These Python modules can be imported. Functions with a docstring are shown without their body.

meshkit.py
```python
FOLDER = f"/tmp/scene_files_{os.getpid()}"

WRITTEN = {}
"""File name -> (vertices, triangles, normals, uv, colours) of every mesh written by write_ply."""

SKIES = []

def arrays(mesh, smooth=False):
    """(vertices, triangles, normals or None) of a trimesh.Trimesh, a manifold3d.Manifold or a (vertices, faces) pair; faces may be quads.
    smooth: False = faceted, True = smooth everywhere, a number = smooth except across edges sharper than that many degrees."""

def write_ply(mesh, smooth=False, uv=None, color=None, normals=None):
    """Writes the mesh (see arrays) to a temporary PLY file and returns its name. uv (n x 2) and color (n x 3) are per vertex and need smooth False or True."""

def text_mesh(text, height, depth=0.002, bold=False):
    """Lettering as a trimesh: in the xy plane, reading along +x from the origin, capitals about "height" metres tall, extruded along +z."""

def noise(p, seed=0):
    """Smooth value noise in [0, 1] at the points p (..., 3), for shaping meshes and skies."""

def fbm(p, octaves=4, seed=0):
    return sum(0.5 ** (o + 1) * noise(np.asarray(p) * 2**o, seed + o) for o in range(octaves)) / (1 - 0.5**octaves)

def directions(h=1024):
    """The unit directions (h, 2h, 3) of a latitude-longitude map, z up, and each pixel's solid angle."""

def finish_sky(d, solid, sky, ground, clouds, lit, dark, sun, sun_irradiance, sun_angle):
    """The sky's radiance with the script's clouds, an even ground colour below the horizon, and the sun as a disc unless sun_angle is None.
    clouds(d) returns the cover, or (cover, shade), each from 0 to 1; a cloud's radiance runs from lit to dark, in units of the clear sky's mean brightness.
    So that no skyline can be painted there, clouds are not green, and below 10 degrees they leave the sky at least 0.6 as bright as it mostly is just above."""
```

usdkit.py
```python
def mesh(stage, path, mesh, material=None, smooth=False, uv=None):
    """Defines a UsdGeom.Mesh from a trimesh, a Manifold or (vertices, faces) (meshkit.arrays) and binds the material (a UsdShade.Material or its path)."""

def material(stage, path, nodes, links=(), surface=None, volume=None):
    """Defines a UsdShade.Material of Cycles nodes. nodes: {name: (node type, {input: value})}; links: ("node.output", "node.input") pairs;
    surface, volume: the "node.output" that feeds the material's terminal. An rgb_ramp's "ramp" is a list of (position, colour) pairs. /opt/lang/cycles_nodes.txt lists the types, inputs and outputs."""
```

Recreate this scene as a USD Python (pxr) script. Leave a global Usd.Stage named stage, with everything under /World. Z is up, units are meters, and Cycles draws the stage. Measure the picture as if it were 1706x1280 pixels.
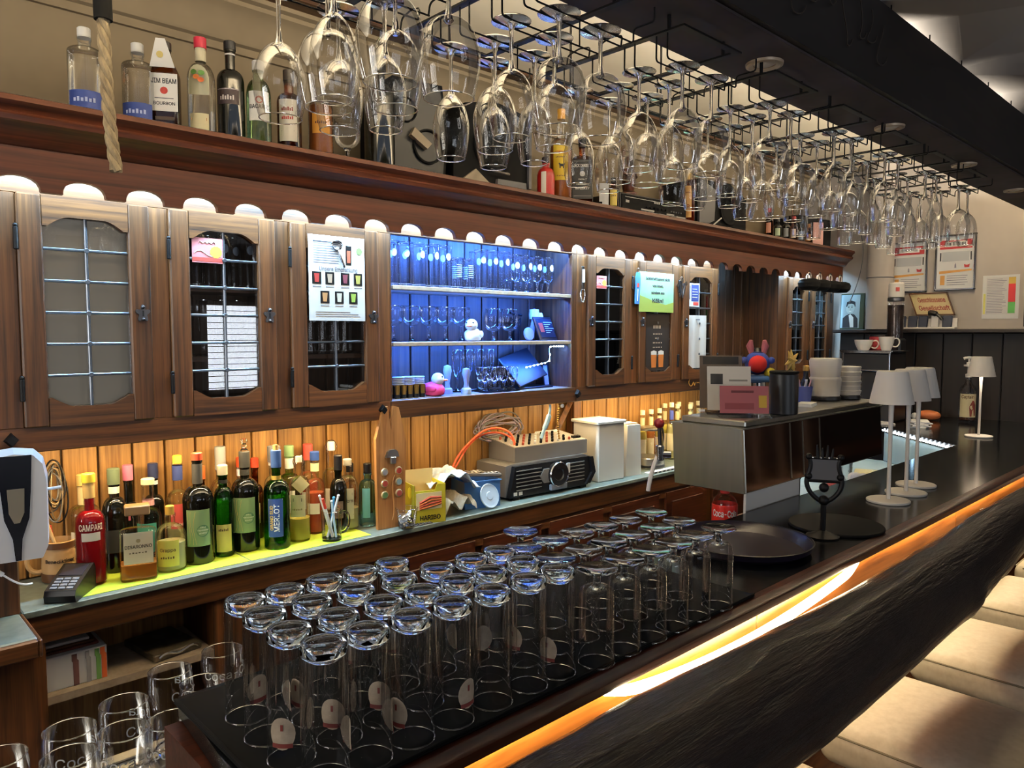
import math, random
import numpy as np, trimesh, usdkit, meshkit
from shapely.geometry import Polygon
from pxr import Usd, UsdGeom, UsdLux, Gf, Sdf, UsdShade
stage = Usd.Stage.CreateInMemory()
UsdGeom.SetStageUpAxis(stage, UsdGeom.Tokens.z)
UsdGeom.SetStageMetersPerUnit(stage, 1.0)
UsdGeom.Xform.Define(stage, '/World'); UsdGeom.Scope.Define(stage, '/World/Looks')
rng = random.Random(7)

# ------------------------------------------------------------------ camera, lights, exposure
# x runs along the bar to the right, y from the guests' side to the back bar, z up; the eye is 1.65 m above the floor
EXPOSURE = -0.13
right, up, fwd = (0.7257, -0.6880, 0.0), (0.0464, 0.0489, 0.9977), (0.6864, 0.7241, -0.0674)
cam = UsdGeom.Camera.Define(stage, '/World/camera')
cam.AddTransformOp().Set(Gf.Matrix4d(*right, 0, *up, 0, *[-c for c in fwd], 0, 0, 0, 1.65, 1))
cam.CreateHorizontalApertureAttr(36.0); cam.CreateFocalLengthAttr(36.0 * 1240 / 1706)
cam.CreateFStopAttr(0.0); cam.CreateClippingRangeAttr((0.05, 100)); cam.CreateExposureAttr(EXPOSURE)
cam.GetPrim().SetCustomDataByKey('kind', 'helper')

def rect_light(name, pos, size, color, power, aim):
    """a rectangular lamp at pos, size = (along its own x, along its own y), shining along aim"""
    l = UsdLux.RectLight.Define(stage, '/World/' + name)
    z = -np.array(aim, float); z /= np.linalg.norm(z)
    x = np.array([1.0, 0, 0]) if abs(z[0]) < 0.9 else np.array([0, 1.0, 0])
    y = np.cross(z, x); y /= np.linalg.norm(y); x = np.cross(y, z)
    l.AddTransformOp().Set(Gf.Matrix4d(*x, 0, *y, 0, *z, 0, *pos, 1))
    l.CreateWidthAttr(size[0]); l.CreateHeightAttr(size[1])
    l.CreateColorAttr(Gf.Vec3f(*color)); l.CreateIntensityAttr(power)
    return l
COOL, WARM, BLUE, DAY = (0.42, 0.72, 1.0), (1.0, 0.72, 0.36), (0.035, 0.16, 1.0), (0.86, 0.92, 1.0)
dome = UsdLux.DomeLight.Define(stage, '/World/sky'); dome.CreateIntensityAttr(0.3); dome.CreateColorAttr(Gf.Vec3f(0.75, 0.85, 1.0))
rect_light('led_strip_behind_scallops', (2.09, 2.262, 2.098), (3.53, 0.012), COOL, 620, (0, 0.55, -1))
rect_light('led_strip_far_cupboard', (4.98, 2.262, 2.098), (0.74, 0.012), COOL, 620, (0, 0.55, -1))
rect_light('warm_strip_over_bottles', (0.98, 2.375, 1.322), (1.08, 0.012), WARM, 185, (0, 0.25, -1))
rect_light('warm_strip_over_amplifier', (2.12, 2.375, 1.322), (0.9, 0.012), WARM, 80, (0, 0.25, -1))
rect_light('warm_strip_over_juices', (3.22, 2.375, 1.322), (1.1, 0.012), WARM, 185, (0, 0.25, -1))
rect_light('blue_strip_niche_top', (2.10, 2.365, 2.060), (0.96, 0.012), BLUE, 1700, (0, 0.6, -1))
rect_light('blue_strip_upper_shelf', (2.10, 2.375, 1.806), (0.96, 0.012), BLUE, 560, (0, 0.5, -1))
rect_light('blue_strip_lower_shelf', (2.10, 2.375, 1.598), (0.96, 0.012), BLUE, 560, (0, 0.5, -1))
rect_light('led_strip_in_work_pit', (4.33, 1.40, 1.085), (0.60, 0.01), COOL, 9, (-0.7, 0.5, -1))
rect_light('rope_light_in_groove', (2.9, 0.7425, 1.0785), (5.0, 0.006), (1.0, .78, .48), 120, (0, 0.25, -1))
rect_light('daylight_window_blinds', (3.40, -3.37, 1.50), (0.62, 0.95), DAY, 7.0, (0, 1, 0))
rect_light('daylight_window_wide', (-0.5, -3.37, 1.60), (2.6, 1.2), DAY, 6.0, (0, .6, .8))  # added fill lamp on the guests' side, tilted up to brighten their ceiling
rect_light('daylight_window_left', (-2.38, 1.40, 1.86), (1.3, 1.1), (1.0, .95, .88), 12.0, (1, 0, .3))  # added fill lamp at the left, lights ceiling, end wall and shades
rect_light('cove_strip_on_beam', (2.6, 1.035, 2.545), (5.6, 0.015), (1.0, 0.88, 0.70), 900, (0, 0.12, 1))  # added unseen uplight that brightens the cream ceiling next to the beam

# ------------------------------------------------------------------ helpers
used = {}
def numbered(path):
    k = used.get(path, 0); used[path] = k + 1
    return path if k == 0 else f'{path}_{k:03d}'
def tag(p, label=None, cat=None, group=None, kind=None):
    p = p.GetPrim() if hasattr(p, 'GetPrim') else p
    for k, v in (('label', label), ('category', cat), ('group', group), ('kind', kind)):
        if v: p.SetCustomDataByKey(k, v)
    return p
def xf(x, loc, rz=0, rx=0, ry=0):
    x.AddTranslateOp().Set(Gf.Vec3d(*loc))
    if rz: x.AddRotateZOp().Set(rz)
    if rx: x.AddRotateXOp().Set(rx)
    if ry: x.AddRotateYOp().Set(ry)
def thing(name, label, cat, loc=(0, 0, 0), rz=0, group=None, rx=0, ry=0, kind=None):
    x = UsdGeom.Xform.Define(stage, numbered('/World/' + name)); xf(x, loc, rz, rx, ry)
    return str(tag(x, label, cat, group, kind).GetPath())
def part(parent, name, mesh, mat, smooth=30, label=None, loc=None, rz=0, rx=0, ry=0):
    m = usdkit.mesh(stage, numbered(f'{parent}/{name}'), mesh, LOOK(mat), smooth=smooth)
    if loc is not None: xf(m, loc, rz, rx, ry)
    if label: tag(m, label)
    return str(m.GetPath())
def solo(name, label, cat, mesh, mat, loc=(0, 0, 0), rz=0, group=None, smooth=30, kind=None, rx=0, ry=0):
    m = usdkit.mesh(stage, numbered('/World/' + name), mesh, LOOK(mat), smooth=smooth)
    xf(m, loc, rz, rx, ry)
    return str(tag(m, label, cat, group, kind).GetPath())
def again(src, label, loc, rz=0, group=None, rx=0, ry=0, scale=None):
    """a copy of a thing with its parts under the next number"""
    s = stage.GetPrimAtPath(src); was = s.GetCustomData()
    base = src.rsplit('_', 1)[0] if src[-3:].isdigit() else src
    x = UsdGeom.Xform.Define(stage, numbered(base))
    x.GetPrim().GetReferences().AddInternalReference(src); x.GetPrim().SetInstanceable(True)
    x.ClearXformOpOrder(); o = UsdGeom.XformOp
    x.AddTransformOp(opSuffix='place').Set(place(loc, rz, rx, ry, scale))
    x.SetXformOpOrder([op for op in x.GetOrderedXformOps() if op.GetOpName().endswith('place')])
    tag(x, label, was['category'], group or was.get('group'))
    return str(x.GetPath())
def place(loc, rz=0, rx=0, ry=0, scale=None):
    m = Gf.Matrix4d(1)
    if scale: m *= Gf.Matrix4d().SetScale(scale)
    for a, d in ((ry, (0, 1, 0)), (rx, (1, 0, 0)), (rz, (0, 0, 1))):
        if a: m *= Gf.Matrix4d().SetRotate(Gf.Rotation(Gf.Vec3d(*d), a))
    return m * Gf.Matrix4d().SetTranslate(Gf.Vec3d(*loc))

def join(*ms):
    ms = [m for g in ms for m in (g if isinstance(g, (list, tuple)) else [g])]
    return trimesh.util.concatenate(ms)
def box(x0, x1, y0, y1, z0, z1, b=0.0):
    if not b:
        m = trimesh.creation.box([x1 - x0, y1 - y0, z1 - z0])
    else:
        b = min(b, (x1 - x0) * .45, (y1 - y0) * .45, (z1 - z0) * .45)
        h = np.array([x1 - x0, y1 - y0, z1 - z0]) / 2
        pts = [[sx * (h[0] - b * (k != 0)), sy * (h[1] - b * (k != 1)), sz * (h[2] - b * (k != 2))]
               for sx in (-1, 1) for sy in (-1, 1) for sz in (-1, 1) for k in range(3)]
        m = trimesh.convex.convex_hull(np.array(pts))
    m.apply_translation([(x0 + x1) / 2, (y0 + y1) / 2, (z0 + z1) / 2])
    return m
def lathe(prof, n=24, loc=(0, 0, 0)):
    m = trimesh.creation.revolve(np.array(prof, float), sections=n)
    m.apply_translation(loc); return m
def cyl(r, z0, z1, n=24, b=0.0, loc=(0, 0, 0)):
    if b: return lathe([(0, z0), (r - b, z0), (r, z0 + b), (r, z1 - b), (r - b, z1), (0, z1)], n, loc)
    return lathe([(0, z0), (r, z0), (r, z1), (0, z1)], n, loc)
def cap(r, p, n=14):
    """a ball"""
    m = trimesh.creation.icosphere(2 if n > 10 else 1, r); m.apply_translation(p); return m
def tube(pts, r, n=8, ends=True):
    P = np.array(pts, float); N = len(P)
    rr = np.broadcast_to(np.asarray(r, float), (N,))
    T = np.gradient(P, axis=0); T /= np.maximum(np.linalg.norm(T, axis=1, keepdims=True), 1e-9)
    u = np.cross(T[0], [0, 0, 1.0]); u = u if np.linalg.norm(u) > 1e-3 else np.array([1.0, 0, 0]); u /= np.linalg.norm(u)
    V, a = [], np.linspace(0, 2 * np.pi, n, endpoint=False)
    for i in range(N):
        u = u - T[i] * u.dot(T[i]); u /= np.linalg.norm(u); w = np.cross(T[i], u)
        V.append(P[i] + rr[i] * (np.cos(a)[:, None] * u + np.sin(a)[:, None] * w))
    F = [[i * n + j, i * n + (j + 1) % n, (i + 1) * n + (j + 1) % n] for i in range(N - 1) for j in range(n)]
    F += [[i * n + j, (i + 1) * n + (j + 1) % n, (i + 1) * n + j] for i in range(N - 1) for j in range(n)]
    V = np.vstack(V)
    if ends:
        V = np.vstack([V, P[0], P[-1]]); c = N * n
        F += [[c, (j + 1) % n, j] for j in range(n)] + [[c + 1, (N - 1) * n + j, (N - 1) * n + (j + 1) % n] for j in range(n)]
    return trimesh.Trimesh(V, F, process=False)
def bend(pts, step=0.02, rad=0.01):
    """a path through pts with its corners rounded"""
    P = [np.array(p, float) for p in pts]; out = [P[0]]
    for a, b, c in zip(P, P[1:], P[2:]):
        u, v = a - b, c - b; lu, lv = np.linalg.norm(u), np.linalg.norm(v); d = min(rad, lu * .45, lv * .45)
        s, e = b + u / lu * d, b + v / lv * d
        out += [(1 - t) ** 2 * s + 2 * t * (1 - t) * b + t * t * e for t in np.linspace(0, 1, 5)]
    return np.array(out + [P[-1]])
def smooth_path(pts, n=40):
    from scipy.interpolate import CubicSpline
    P = np.array(pts, float); t = np.r_[0, np.cumsum(np.linalg.norm(np.diff(P, axis=0), axis=1))]
    return CubicSpline(t, P)(np.linspace(0, t[-1], n))
def prism(poly, d0, d1, axes='xz'):
    """a flat outline raised along the third axis from d0 to d1"""
    g = poly if isinstance(poly, Polygon) else Polygon(poly)
    m = trimesh.creation.extrude_polygon(g, d1 - d0, engine='earcut')
    v = m.vertices.copy(); a, b, h = v[:, 0], v[:, 1], v[:, 2] + d0
    k = {'xz': (a, h, b), 'yz': (h, a, b), 'xy': (a, b, h)}[axes]
    f = m.faces[:, ::-1] if axes == 'xz' else m.faces
    return trimesh.Trimesh(np.stack(k, 1), f, process=False)
def turn(m, rz=0, rx=0, ry=0, loc=(0, 0, 0)):
    M = np.array(place(loc, rz, rx, ry)).T
    m = m.copy(); m.apply_transform(M); return m
def text(s, h, d=0.0006, bold=False, center=True, width=None):
    """lettering standing in the x-z plane, facing -y"""
    m = meshkit.text_mesh(s, h, d, bold)
    v = m.vertices.copy()
    if width: v[:, 0] *= width / np.ptp(v[:, 0])
    if center: v[:, 0] -= (v[:, 0].min() + v[:, 0].max()) / 2
    return trimesh.Trimesh(np.stack([v[:, 0], -v[:, 2], v[:, 1]], 1), m.faces, process=False)
def wrap(m, r):
    """bends a mesh standing at y = 0 facing -y round an upright cylinder of radius r"""
    m = m.copy(); v = m.vertices.copy(); a = v[:, 0] / r; q = r - v[:, 1]
    m.vertices = np.stack([q * np.sin(a), -q * np.cos(a), v[:, 2]], 1); return m
def plate(w, z0, z1, d=0.0005, nx=1):
    """a flat sheet centred on x, facing -y, cut in nx strips so that it can be wrapped"""
    return join([box(-w / 2 + w * i / nx, -w / 2 + w * (i + 1) / nx, -d, 0, z0, z1) for i in range(nx)]) if nx > 1 else box(-w / 2, w / 2, -d, 0, z0, z1)
def label_sheet(w, z0, z1, r, off=0.0004):
    """a curved paper label on a bottle of radius r"""
    n = 10; a = np.linspace(-w / 2, w / 2, n + 1) / r; R0, R1 = r + off, r + off + .0003
    ring = lambda R, z: np.stack([R * np.sin(a), -R * np.cos(a), np.full(n + 1, z)], 1)
    V = np.vstack([ring(R1, z0), ring(R1, z1), ring(R0, z0), ring(R0, z1)]); k = n + 1; F = []
    for i in range(n):
        F += [[i, i + 1, k + i + 1], [i, k + i + 1, k + i], [2 * k + i, 3 * k + i + 1, 2 * k + i + 1], [2 * k + i, 3 * k + i, 3 * k + i + 1],
              [k + i, k + i + 1, 3 * k + i + 1], [k + i, 3 * k + i + 1, 3 * k + i], [i, 2 * k + i + 1, i + 1], [i, 2 * k + i, 2 * k + i + 1]]
    F += [[0, k, 3 * k], [0, 3 * k, 2 * k], [n, 2 * k + n, 3 * k + n], [n, 3 * k + n, k + n]]
    return trimesh.Trimesh(V, F, process=False)

# ------------------------------------------------------------------ materials
_looks, _recipes = {}, {}
def LOOK(name):
    if name not in _looks:
        r = _recipes[name]
        _looks[name] = usdkit.material(stage, '/World/Looks/' + name, *r[0], **r[1])
    return _looks[name]
def recipe(name, nodes, links, surface): _recipes[name] = ((nodes, links), {'surface': surface})
def lin(c):
    if isinstance(c, str):
        c = [int(c[i:i + 2], 16) / 255 for i in (0, 2, 4)]
        c = [x / 12.92 if x <= .04045 else ((x + .055) / 1.055) ** 2.4 for x in c]
    return tuple(c)
def plain(name, c, rough=.5, metal=0, spec=.5, coat=0, **k):
    recipe(name, {'p': ('principled_bsdf', {'base_color': lin(c), 'roughness': rough, 'metallic': metal, 'specular_ior_level': spec, 'coat_weight': coat, **k})}, [], 'p.BSDF')
def mottled(name, c1, c2, scale=8, rough=.6, bump=0.0, stretch=(1, 1, 1), metal=0, spec=.5, detail=4, dist=.002, coat=0):
    n = {'t': ('texture_coordinate', {}), 'm': ('mapping', {'scale': tuple(scale * s for s in stretch)}), 'n': ('noise_texture', {'scale': 1.0, 'detail': detail, 'roughness': .6}),
         'r': ('rgb_ramp', {'ramp': [(.3, lin(c1)), (.7, lin(c2))]}), 'p': ('principled_bsdf', {'roughness': rough, 'metallic': metal, 'specular_ior_level': spec, 'coat_weight': coat})}
    l = [('t.object', 'm.vector'), ('m.vector', 'n.vector'), ('n.fac', 'r.fac'), ('r.color', 'p.base_color')]
    if bump:
        n['b'] = ('bump', {'strength': bump, 'distance': dist}); l += [('n.fac', 'b.height'), ('b.normal', 'p.normal')]
    recipe(name, n, l, 'p.BSDF')
def wood(name, c1, c2, axis='x', rough=.42, bump=.25, vary=.25, spec=.45, fine=70):
    """grain along one axis; every board its own tone by object_info.random"""
    st = {'x': (2.2, fine, fine), 'y': (fine, 2.2, fine), 'z': (fine, fine, 2.2)}[axis]
    n = {'t': ('texture_coordinate', {}), 'o': ('object_info', {}), 'sh': ('vector_math', {'math_type': 'scale', 'vector1': (7.3, 3.1, 5.7)}), 'ad': ('vector_math', {'math_type': 'add'}),
         'm': ('mapping', {'scale': st}), 'n': ('noise_texture', {'scale': 1.0, 'detail': 5, 'roughness': .62, 'distortion': .4}),
         'r': ('rgb_ramp', {'ramp': [(.28, lin(c1)), (.72, lin(c2))]}), 'mr': ('map_range', {'from_min': 0.0, 'from_max': 1.0, 'to_min': 1 - vary, 'to_max': 1 + vary}),
         'h': ('hsv', {}), 'b': ('bump', {'strength': bump, 'distance': .0015}), 'p': ('principled_bsdf', {'roughness': rough, 'specular_ior_level': spec})}
    l = [('o.random', 'sh.scale'), ('t.object', 'ad.vector1'), ('sh.vector', 'ad.vector2'), ('ad.vector', 'm.vector'), ('m.vector', 'n.vector'), ('n.fac', 'r.fac'), ('o.random', 'mr.value'),
         ('r.color', 'h.color'), ('mr.result', 'h.value'), ('h.color', 'p.base_color'), ('n.fac', 'b.height'), ('b.normal', 'p.normal')]
    recipe(name, n, l, 'p.BSDF')
def pane(name, tint=(1, 1, 1), edge=(.75, .78, .8), ior=1.5, rough=0.0, boost=1.0):
    """thin clear glass as one sheet: light passes, reflections by fresnel, edges a little darker"""
    recipe(name, {'w': ('layer_weight', {'blend': .25}), 'c': ('mix_color', {'a': lin(tint), 'b': lin(edge)}), 't': ('transparent_bsdf', {}), 'f': ('fresnel', {'IOR': ior}),
                  'k': ('math', {'math_type': 'multiply', 'value2': boost, 'use_clamp': True}), 'g': ('glossy_bsdf', {'color': (1, 1, 1), 'roughness': rough}), 'x': ('mix_closure', {})},
           [('w.facing', 'c.fac'), ('c.result', 't.color'), ('f.fac', 'k.value1'), ('k.value', 'x.fac'), ('t.BSDF', 'x.closure1'), ('g.BSDF', 'x.closure2')], 'x.closure')
def sheet(name, tint=(1, 1, 1), edge=(.75, .78, .8), boost=1.0):
    """the same thin glass, passing its light by straight refraction"""
    recipe(name, {'w': ('layer_weight', {'blend': .25}), 'c': ('mix_color', {'a': lin(tint), 'b': lin(edge)}), 't': ('refraction_bsdf', {'IOR': 1.0, 'roughness': 0.0}), 'f': ('fresnel', {'IOR': 1.5}),
                  'k': ('math', {'math_type': 'multiply', 'value2': boost, 'use_clamp': True}), 'g': ('glossy_bsdf', {'color': (1, 1, 1), 'roughness': 0.0}), 'x': ('mix_closure', {})},
           [('w.facing', 'c.fac'), ('c.result', 't.color'), ('f.fac', 'k.value1'), ('k.value', 'x.fac'), ('t.BSDF', 'x.closure1'), ('g.BSDF', 'x.closure2')], 'x.closure')
def solid_glass(name, c=(1, 1, 1), rough=0.0, ior=1.48):
    recipe(name, {'p': ('principled_bsdf', {'base_color': lin(c), 'roughness': rough, 'ior': ior, 'transmission_weight': 1.0})}, [], 'p.BSDF')
def glow(name, c, s): recipe(name, {'e': ('emission', {'color': lin(c), 'strength': s})}, [], 'e.emission')

wood('oak_z', '24140a', '68401f', 'z'); wood('oak_x', '24140a', '68401f', 'x'); wood('oak_y', '24140a', '68401f', 'y')
wood('fascia_wood', '30170d', '552b19', 'x', rough=.35); wood('cornice_wood', '2e160e', '5a2f1d', 'x', rough=.3)
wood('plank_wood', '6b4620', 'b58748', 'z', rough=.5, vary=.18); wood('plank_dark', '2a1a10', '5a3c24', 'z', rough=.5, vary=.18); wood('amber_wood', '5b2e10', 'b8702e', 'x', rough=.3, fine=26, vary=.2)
wood('bar_trim', '2a120a', '55281a', 'x', rough=.28, vary=.1)
mottled('beam_black', '0d0a0b', '1c1617', 9, rough=.55, bump=.3, stretch=(.3, 1, 1)); mottled('beam_under', '2c2422', '45393a', 6, rough=.8)
mottled('log_wood', '0b0504', '22120d', 55, rough=.33, bump=1.0, stretch=(.09, 1, 1), dist=.010, coat=.12, spec=.35, detail=7)
mottled('plaster', '776850', '85765d', 3, rough=.9); mottled('ceiling_cream', 'd6c9ae', 'e2d7c0', 2, rough=.9); mottled('end_plaster', '9d958e', 'aaa29b', 2, rough=.9)
plain('ceiling_grey', 'b4b0b0', .9); plain('floor_dark', '17120f', .7)
wood('wainscot_wood', '0e0908', '1e1412', 'z', rough=.5, vary=.15)
mottled('counter_grey', '5f6b66', '74817c', 30, rough=.35); mottled('bar_black', '0b0d0e', '111416', 40, rough=.16, spec=.45)
plain('lead', '6f747c', .35, .9); plain('iron', '131213', .5, .6); plain('black', '08080a', .45); plain('rubber_black', '050506', .85, 0, .25); plain('chrome', 'c8ccd2', .12, 1.0)
mottled('steel', 'a9a79f', 'b8b6ae', 20, rough=.28, metal=1.0, stretch=(1, 1, .05)); plain('white_plastic', 'e6e7ea', .35); plain('white_paper', 'd6d6d4', .8); plain('white_satin', 'd7d2cb', .5)
pane('clear', boost=.5); pane('clear_bar', edge=(.9, .92, .95), boost=.65); sheet('clear_bar_b', edge=(.9, .92, .95), boost=.65); sheet('clear_b', boost=.42); pane('clear_thin', boost=.5); solid_glass('crystal'); solid_glass('crystal_bar', (.80, .90, 1.0)); solid_glass('crystal_soft', rough=.18); pane('cabinet_glass', boost=1.6)  # bar crystal tinted: blue glow of the shelves put into its colour
plain('sill_white', 'e8e8ea', .6)  # LED light falling on the door sills, put into a white colour
# ------------------------------------------------------------------ the room
def struct(name, mesh, mat, smooth=False):
    return solo(name, None, None, mesh, mat, kind='structure', smooth=smooth)
def struct_group(name):
    x = UsdGeom.Xform.Define(stage, numbered('/World/' + name)); return str(tag(x, kind='structure').GetPath())
struct('floor', box(-2.5, 5.5, -3.5, 2.6, -.1, 0), 'floor_dark')
wb = struct_group('wall_back')
part(wb, 'plaster', box(-2.5, 5.5, 2.6, 2.7, 0, 2.86), 'plaster', False)
for i in range(53):                                                   # the plank lining behind the whole back bar, 10 cm boards with open joints
    x0 = .30 + .1 * i
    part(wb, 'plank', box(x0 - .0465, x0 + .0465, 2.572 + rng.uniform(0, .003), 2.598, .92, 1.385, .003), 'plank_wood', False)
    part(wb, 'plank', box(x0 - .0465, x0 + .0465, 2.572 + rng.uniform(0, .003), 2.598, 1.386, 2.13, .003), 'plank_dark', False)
we = struct_group('wall_end')
part(we, 'plaster', box(5.5, 5.6, -3.5, 2.7, 0, 2.86), 'end_plaster', False)
struct('trim_3', box(5.34, 5.5, -.6, 2.30, 1.655, 1.68, .004), 'wainscot_wood')
y = 2.30
while y > -.6:
    w = .17 if y > 1.3 else .25
    part(we, 'wainscot_board', box(5.478, 5.5, y - w + .004, y, 0.0, 1.655, .004), 'wainscot_wood', False); y -= w
def wall_with_hole(name, mat, fixed, a0, a1, h0, h1, z0, z1, axis, n, bars, slats):
    """a wall at y (axis y) or x (axis x) = fixed with one window in it, and the window as its own structure"""
    w = struct_group(name); bx = (lambda a, b, d0, d1, p, q: box(a, b, fixed + d0, fixed + d1, p, q)) if axis == 'y' else (lambda a, b, d0, d1, p, q: box(fixed + d0, fixed + d1, a, b, p, q))
    for a, b, p, q in ((a0, h0, 0, 2.86), (h1, a1, 0, 2.86), (h0, h1, 0, z0), (h0, h1, z1, 2.86)): part(w, 'plaster', bx(a, b, -.1, 0, p, q), mat, False)
    g = struct_group(n); f = .045
    for a, b, p, q in ((h0, h1, z0, z0 + f), (h0, h1, z1 - f, z1), (h0, h0 + f, z0, z1), (h1 - f, h1, z0, z1)): part(g, 'frame_bar', bx(a, b, -.02, .06, p, q), 'white_satin', False)
    for k in range(1, bars): part(g, 'mullion', bx(h0 + (h1 - h0) * k / bars - .02, h0 + (h1 - h0) * k / bars + .02, .05, .07, z0, z1), 'white_satin', False)
    for k in range(slats): part(g, 'blind_slat', bx(h0 + f, h1 - f, .05, .075, z0 + .06 + k * (z1 - z0 - .1) / slats, z0 + .066 + k * (z1 - z0 - .1) / slats), 'white_satin', False)
wall_with_hole('wall_left', 'plaster', -2.5, -3.5, 2.7, .70, 2.10, 1.25, 2.48, 'x', 'window_1', 3, 0)  # window added out of view to carry the left fill lamp
wall_with_hole('wall_customer', 'end_plaster', -3.4, -2.5, 1.6, -1.85, .85, .95, 2.25, 'y', 'window_2', 3, 0)  # wide window added out of view for the guest-side fill lamp
wall_with_hole('wall_customer', 'end_plaster', -3.4, 1.6, 5.5, 3.07, 3.73, 1.0, 2.0, 'y', 'window_3', 1, 14)
cl = struct_group('ceiling')
part(cl, 'back_bar_ceiling', box(-2.5, 5.5, .9, 2.6, 2.80, 2.9), 'ceiling_cream', False)
cm = [(2.6, 2.62), (2.585, 2.62), (2.585, 2.645), (2.57, 2.65), (2.565, 2.66), (2.555, 2.70), (2.53, 2.735), (2.50, 2.75), (2.50, 2.765), (2.48, 2.77), (2.48, 2.80), (2.6, 2.80)]
struct('trim_1', prism(cm, -2.5, 5.5, 'yz'), 'plaster', smooth=30)
struct('trim_2', box(-2.5, 5.5, 2.40, 2.48, 2.785, 2.80), 'oak_x')
# the guests' ceiling: big soft panels with raised ridges between them
V, F = [], []
gx, gy = np.linspace(-2.5, 5.5, 17), np.linspace(-3.5, .95, 10)
zz = lambda i, j: 2.56 + (.05 if (i + j) % 2 else 0) + .02 * math.sin(i * 1.7 + j * 2.3)
V = [[x, y, zz(i, j)] for i, x in enumerate(gx) for j, y in enumerate(gy)]
for i in range(16):
    for j in range(9):
        a, b, c, d = i * 10 + j, (i + 1) * 10 + j, (i + 1) * 10 + j + 1, i * 10 + j + 1
        F += [[a, d, b], [b, d, c]] if (i + j) % 2 else [[a, c, b], [a, d, c]]
part(cl, 'folded_panels', trimesh.Trimesh(np.array(V), F, process=False), 'ceiling_grey', False)

# ------------------------------------------------------------------ beam over the bar
bm = thing('ceiling_beam', 'heavy black-brown ceiling beam running over the whole bar above the racks', 'beam')
B = box(-2.5, 5.5, .80, 1.02, 2.30, 2.525).subdivide_to_size(.12)
v = B.vertices; n = meshkit.fbm(v * np.array([3, 9, 9])) - .5
v[:, 1] += np.where(v[:, 1] < .81, .006 * n, 0); v[:, 2] += np.where(v[:, 2] > 2.5, .012 * n, .003 * n); B.vertices = v
part(bm, 'beam', B, 'beam_black', 40)
part(bm, 'underside_board', box(-2.5, 5.5, .815, 1.015, 2.293, 2.299), 'beam_under', False)
for i in range(7): part(bm, 'nail', cyl(.002, 0, .035, 6), 'iron', loc=(1.9 + i * .31, .815, 2.52))
# chalk strokes on the guests' face
plain('chalk', '3a322c', .9)
for i in range(9):
    x0, h = 1.42 + i * .085 + rng.uniform(-.02, .02), rng.uniform(.05, .12)
    pts = [(x0 + .02 * math.sin(t * 3 + i), .7935, 2.50 - .02 * (i % 3) - h * t) for t in np.linspace(0, 1, 7)] + [(x0 + .03 + .02 * t, .7935, 2.50 - .02 * (i % 3) - h + .02 * t * t) for t in np.linspace(.3, 1, 4)]
    part(bm, 'chalk_stroke', tube(smooth_path(pts, 16), .0016, 5), 'chalk')
def spot(x, label, first=[]):
    if first: return again(first[0], label, (x, .908, 2.293))
    t = thing('recessed_spotlight', label, 'spotlight', (x, .908, 2.293), group=None)
    part(t, 'trim_ring', lathe([(.026, .002), (.026, -.004), (.036, -.008), (.043, -.006), (.044, 0.0)], 28), 'spot_ring')
    part(t, 'lens', lathe([(0, -.003), (.02, -.004), (.026, -.001)], 24), 'spot_lens')
    first.append(t)
plain('spot_ring', 'b7a28a', .4, .3); plain('spot_lens', 'd9cfc0', .3)
for x, w in ((1.69, 'nearest of the row, beside the second wine glass rack'), (2.48, 'second of the row'), (3.23, 'third of the row'), (3.965, 'farthest of the row, by the end wall')):
    spot(x, 'round cream recessed spotlight under beam, ' + w)

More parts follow.
